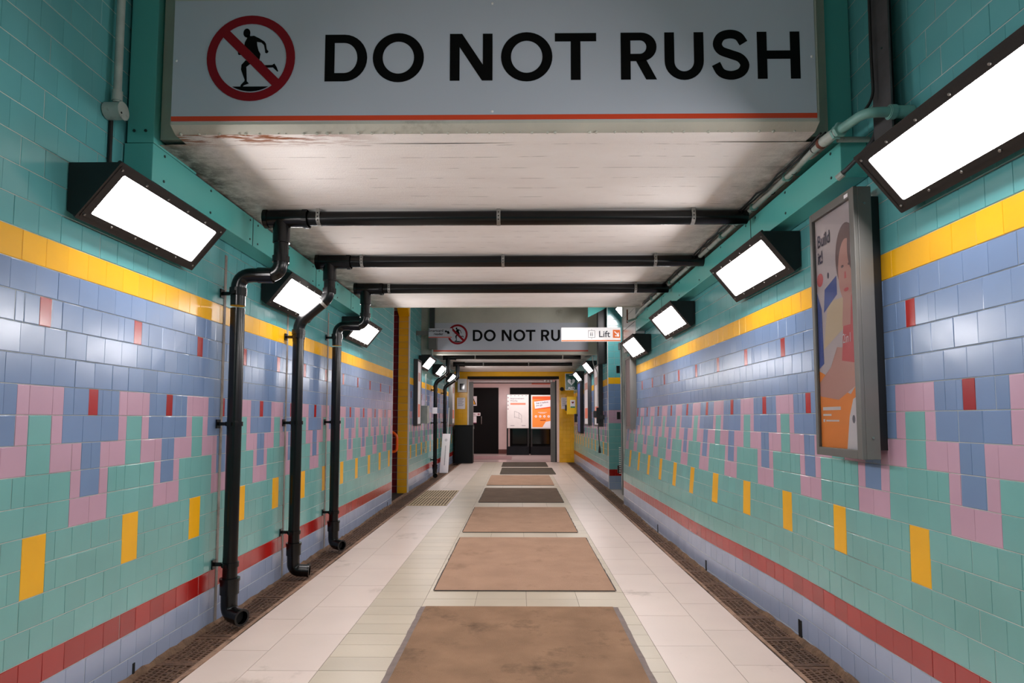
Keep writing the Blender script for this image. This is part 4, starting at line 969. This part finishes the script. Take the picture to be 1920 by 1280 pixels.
mb = MB(); mb.tube([(1.60, 22.897, 2.72), (1.60, 22.83, 2.72)], .07, 'black', 18); tag(mb.build('alarm_sounder'), 'round black sounder on the right yellow pillar beside the AED sign', 'sounder')

# ------------------------------------------------------------------ room beyond
YB = 28.6
mb = MB(); mb.box(-5, 5, YB, YB + .1, 0, 3.6, 'pinkwall'); mb.box(-.95, -.56, YB - .012, YB, 0, .2, 'skirt'); struct(mb, 'wall_end')
mb = MB(); mb.box(-5.1, -5, 23.1, YB, 0, 3.6, 'pinkwall'); mb.box(-5, -2.4, 23.1, 23.15, 0, 3.6, 'pinkwall'); struct(mb, 'wall_left')
mb = MB(); mb.box(5, 5.1, 23.1, YB, 0, 3.6, 'pinkwall'); mb.box(2.0, 5, 23.1, 23.15, 0, 3.6, 'pinkwall'); struct(mb, 'wall_right')
mb = MB(); mb.box(-5, 5, 23.1, YB, 3.5, 3.6, 'pinkwall'); struct(mb, 'ceiling')
mb = MB(); mb.box(.6, 1.5, YB - .02, YB, 3.22, 3.36, 'posterorange'); struct(mb, 'trim_6')
t = bpy.data.objects.new('door_1', None); C.objects.link(t); t.location = (-1.6, YB, 0); t['kind'] = 'structure'
mb = MB(); mb.box(-2.26, -.95, YB - .06, YB - .002, .0, 3.06, 'blackdoor'); mb.build('door_leaf', t)
mb = MB(); mb.tube(fillet([(-1.74, YB - .07, 1.72), (-1.74, YB - .12, 1.70), (-1.74, YB - .12, 1.38), (-1.74, YB - .07, 1.36)], .03), .02, 'steel', 8); mb.build('handle', t)
t = thing('warning_sign', 'white square sign with an amber warning triangle on the black door', 'sign', (-2.1, YB - .07, 2.1))
mb = MB(); mb.box(-2.22, -1.96, YB - .068, YB - .062, 2.22, 2.66, 'paper'); mb.build('panel', t)
mb = MB(); y_ = YB - .07; mb.face([(-2.28, y_, 2.27), (-1.985, y_, 2.27), (-2.13, y_, 2.60)], 'signblack'); mb.face([(-2.235, y_ - .001, 2.295), (-2.03, y_ - .001, 2.295), (-2.13, y_ - .001, 2.53)], 'warnyellow'); mb.build('triangle', t)
t = thing('notice', 'white staff only notice below the amber warning triangle', 'notice', (-2.0, YB - .07, 1.6))
mb = MB(); mb.box(-2.2, -1.79, YB - .068, YB - .062, 1.75, 1.9, 'paper'); mb.box(-2.2, -1.97, YB - .068, YB - .062, 1.44, 1.74, 'paper'); mb.box(-2.2, -1.97, YB - .069, YB - .062, 1.40, 1.44, 'magenta'); mb.build('sheet', t)
text('only', .1, (-2.19, YB - .07, 1.795), (1, 0, 0), (0, 0, 1), 'magenta', 'lettering', t, bold=.01)
mb = MB(); mb.ring((-1.87, YB - .07, 1.825), (0, 1, 0), .025, .045, .002, 'signred', 16); mb.box(-1.93, -1.81, YB - .072, YB - .07, 1.815, 1.835, 'signred'); mb.build('roundel', t)
t = bpy.data.objects.new('door_2', None); C.objects.link(t); t.location = (.55, YB, 0); t['kind'] = 'structure'
mb = MB(); mb.box(-.42, 1.55, YB - .06, YB - .002, .0, 3.06, 'blackdoor'); mb.build('door_surround', t)
for x0 in (-.3, .62):
    mb = MB(); mb.box(x0, x0 + .85, YB - .075, YB - .06, .45, 2.2, 'darkglass'); mb.build('glass_pane', t)
    mb = MB(); mb.box(x0 - .02, x0 + .87, YB - .085, YB - .06, .02, .4, 'kick'); mb.build('kick_plate', t)
def stand(x0, x1, z0, z1, lab):
    Y = 27.5; t = thing('poster_board', lab, 'poster board', ((x0 + x1) / 2, Y, 0))
    mb = MB(); mb.box(x0, x1, Y, Y + .06, z0, z1, 'greymetal', .004); mb.box(x0 + .02, x1 - .02, Y - .003, Y, z0 + .02, z1 - .02, 'white'); mb.build('frame', t)
    mb = MB(); mb.box(x0, x0 + .07, Y + .01, Y + .05, .3, z0, 'black'); mb.build('leg', t)
    mb = MB(); mb.box(x1 - .07, x1, Y + .01, Y + .05, .3, z0, 'black'); mb.build('leg', t)
    mb = MB(); mb.box(x0, x1, Y - .02, Y + .1, .0, .38, 'kick', .006); mb.build('base', t)
    return t, Y - .0035
t, Y = stand(-.55, .45, 1.18, 2.71, 'freestanding white poster board with an orange bar reading Improvement Works')
mb = MB()
for i in range(5): mb.face([(-.4 + i * .17, Y, 2.66), (-.31 + i * .17, Y, 2.66), (-.355 + i * .17, Y, 2.63)], 'greytext')
for i in range(4): mb.face([(-.5, Y, 2.6 - i * .17), (-.46, Y, 2.56 - i * .17), (-.5, Y, 2.52 - i * .17)], 'magenta')
mb.box(-.38, .3, Y - .001, Y, 2.24, 2.32, 'salmon')
for a, b in (((-.2, 1.95), (-.2, 1.66)), ((-.2, 1.95), (.0, 1.88)), ((.0, 1.88), (.0, 1.64)), ((.0, 1.88), (.12, 1.76)), ((.12, 1.76), (.12, 1.45)), ((-.2, 1.7), (.1, 1.6))):
    d = Vector((b[0] - a[0], b[1] - a[1])).normalized() * .006; n = (-d.y, d.x); mb.face([(a[0] - n[0], Y, a[1] - n[1]), (a[0] + n[0], Y, a[1] + n[1]), (b[0] + n[0], Y, b[1] + n[1]), (b[0] - n[0], Y, b[1] - n[1])], 'greytext')
mb.build('poster_print', t)
text('Improvement\nWorks', .115, (-.39, Y - .002, 2.49), (1, 0, 0), (0, 0, 1), 'greytext', 'poster_text', t)
mb = MB(); mb.box(-.38, -.2, Y - .002, Y - .001, 1.3, 1.32, 'greytext'); mb.box(.12, .3, Y - .002, Y - .001, 1.3, 1.32, 'greytext'); mb.build('small_print', t)
t, Y = stand(.53, 1.52, 1.16, 2.69, 'freestanding orange poster board reading Get it before you go, beside the shutter guide')
mb = MB(); mb.box(.60, 1.45, Y - .001, Y, 1.24, 2.62, 'lightorange'); mb.box(.60, 1.45, Y - .0015, Y - .001, 2.48, 2.62, 'posterorange')
f = lambda p, k, n: mb.face([(a, Y - n, b) for a, b in p], k)
f([(.68, 2.42), (1.45, 2.5), (1.45, 2.1), (.72, 2.02)], 'posterorange', .002); f([(.68, 2.38), (1.44, 2.46), (1.44, 2.16), (.72, 2.06)], 'paper', .003)
for k in range(4): mb.ring((.76 + k * .19, Y - .003, 1.72), (0, 1, 0), .02, .055, .002, 'paper', 14)
f([(1.05, 1.24), (1.45, 1.24), (1.45, 1.52), (1.2, 1.48), (1.12, 1.36)], 'paper', .002); mb.box(.95, 1.2, Y - .003, Y - .001, 1.53, 1.56, 'signred')
mb.build('poster_print', t)
text('Get it before\nyou go', .105, (.76, Y - .004, 2.27), (.99, 0, .11), (-.11, 0, .99), 'navy', 'poster_text', t, bold=.01)
mb = MB(); mb.box(.85, 1.25, Y - .004, Y - .002, 1.89, 1.905, 'paper'); mb.box(.92, 1.18, Y - .004, Y - .002, 1.86, 1.875, 'paper'); mb.build('small_print', t)

# ------------------------------------------------------------------ lights
def area(loc, rot, sx, sy, p, col, name):
    l = bpy.data.lights.new(name, 'AREA'); l.shape = 'RECTANGLE'; l.size = sx; l.size_y = sy; l.energy = p; l.color = col
    o = bpy.data.objects.new(name, l); C.objects.link(o); o.location = loc; o.rotation_euler = rot; return o
area((0, 25.8, 3.45), (0, 0, 0), 3.0, 2.0, 130, (1, .93, .92), 'hall_unseen_area_light')  # unseen area light that brightens the room beyond
w = bpy.data.worlds.new('world'); bpy.context.scene.world = w; w.use_nodes = True
w.node_tree.nodes['Background'].inputs[0].default_value = (.8, .85, 1, 1); w.node_tree.nodes['Background'].inputs[1].default_value = .03

# ------------------------------------------------------------------ camera
cam = bpy.data.cameras.new('camera'); co = bpy.data.objects.new('camera', cam); C.objects.link(co); bpy.context.scene.camera = co
F = 1150.0; cam.sensor_width = 36; cam.lens = F * 36 / 1920; cam.shift_x = 0.0; cam.shift_y = 69 / 1920
pt = math.atan(76 / F); yw = math.atan(13 / (F / math.cos(pt)))
co.location = (0, 0, 1.61); co.rotation_euler = (PI / 2 + pt, 0, yw); cam.clip_start = .05; cam.clip_end = 100
sc = bpy.context.scene
sc.view_settings.view_transform = 'Standard'; sc.view_settings.look = 'None'; sc.view_settings.gamma = 1; sc.view_settings.use_curve_mapping = False
sc.view_settings.exposure = 0.0
sc.cycles.use_denoising = True; sc.cycles.max_bounces = 8; sc.cycles.diffuse_bounces = 4; sc.cycles.glossy_bounces = 4; sc.cycles.caustics_reflective = False; sc.cycles.sample_clamp_indirect = 8
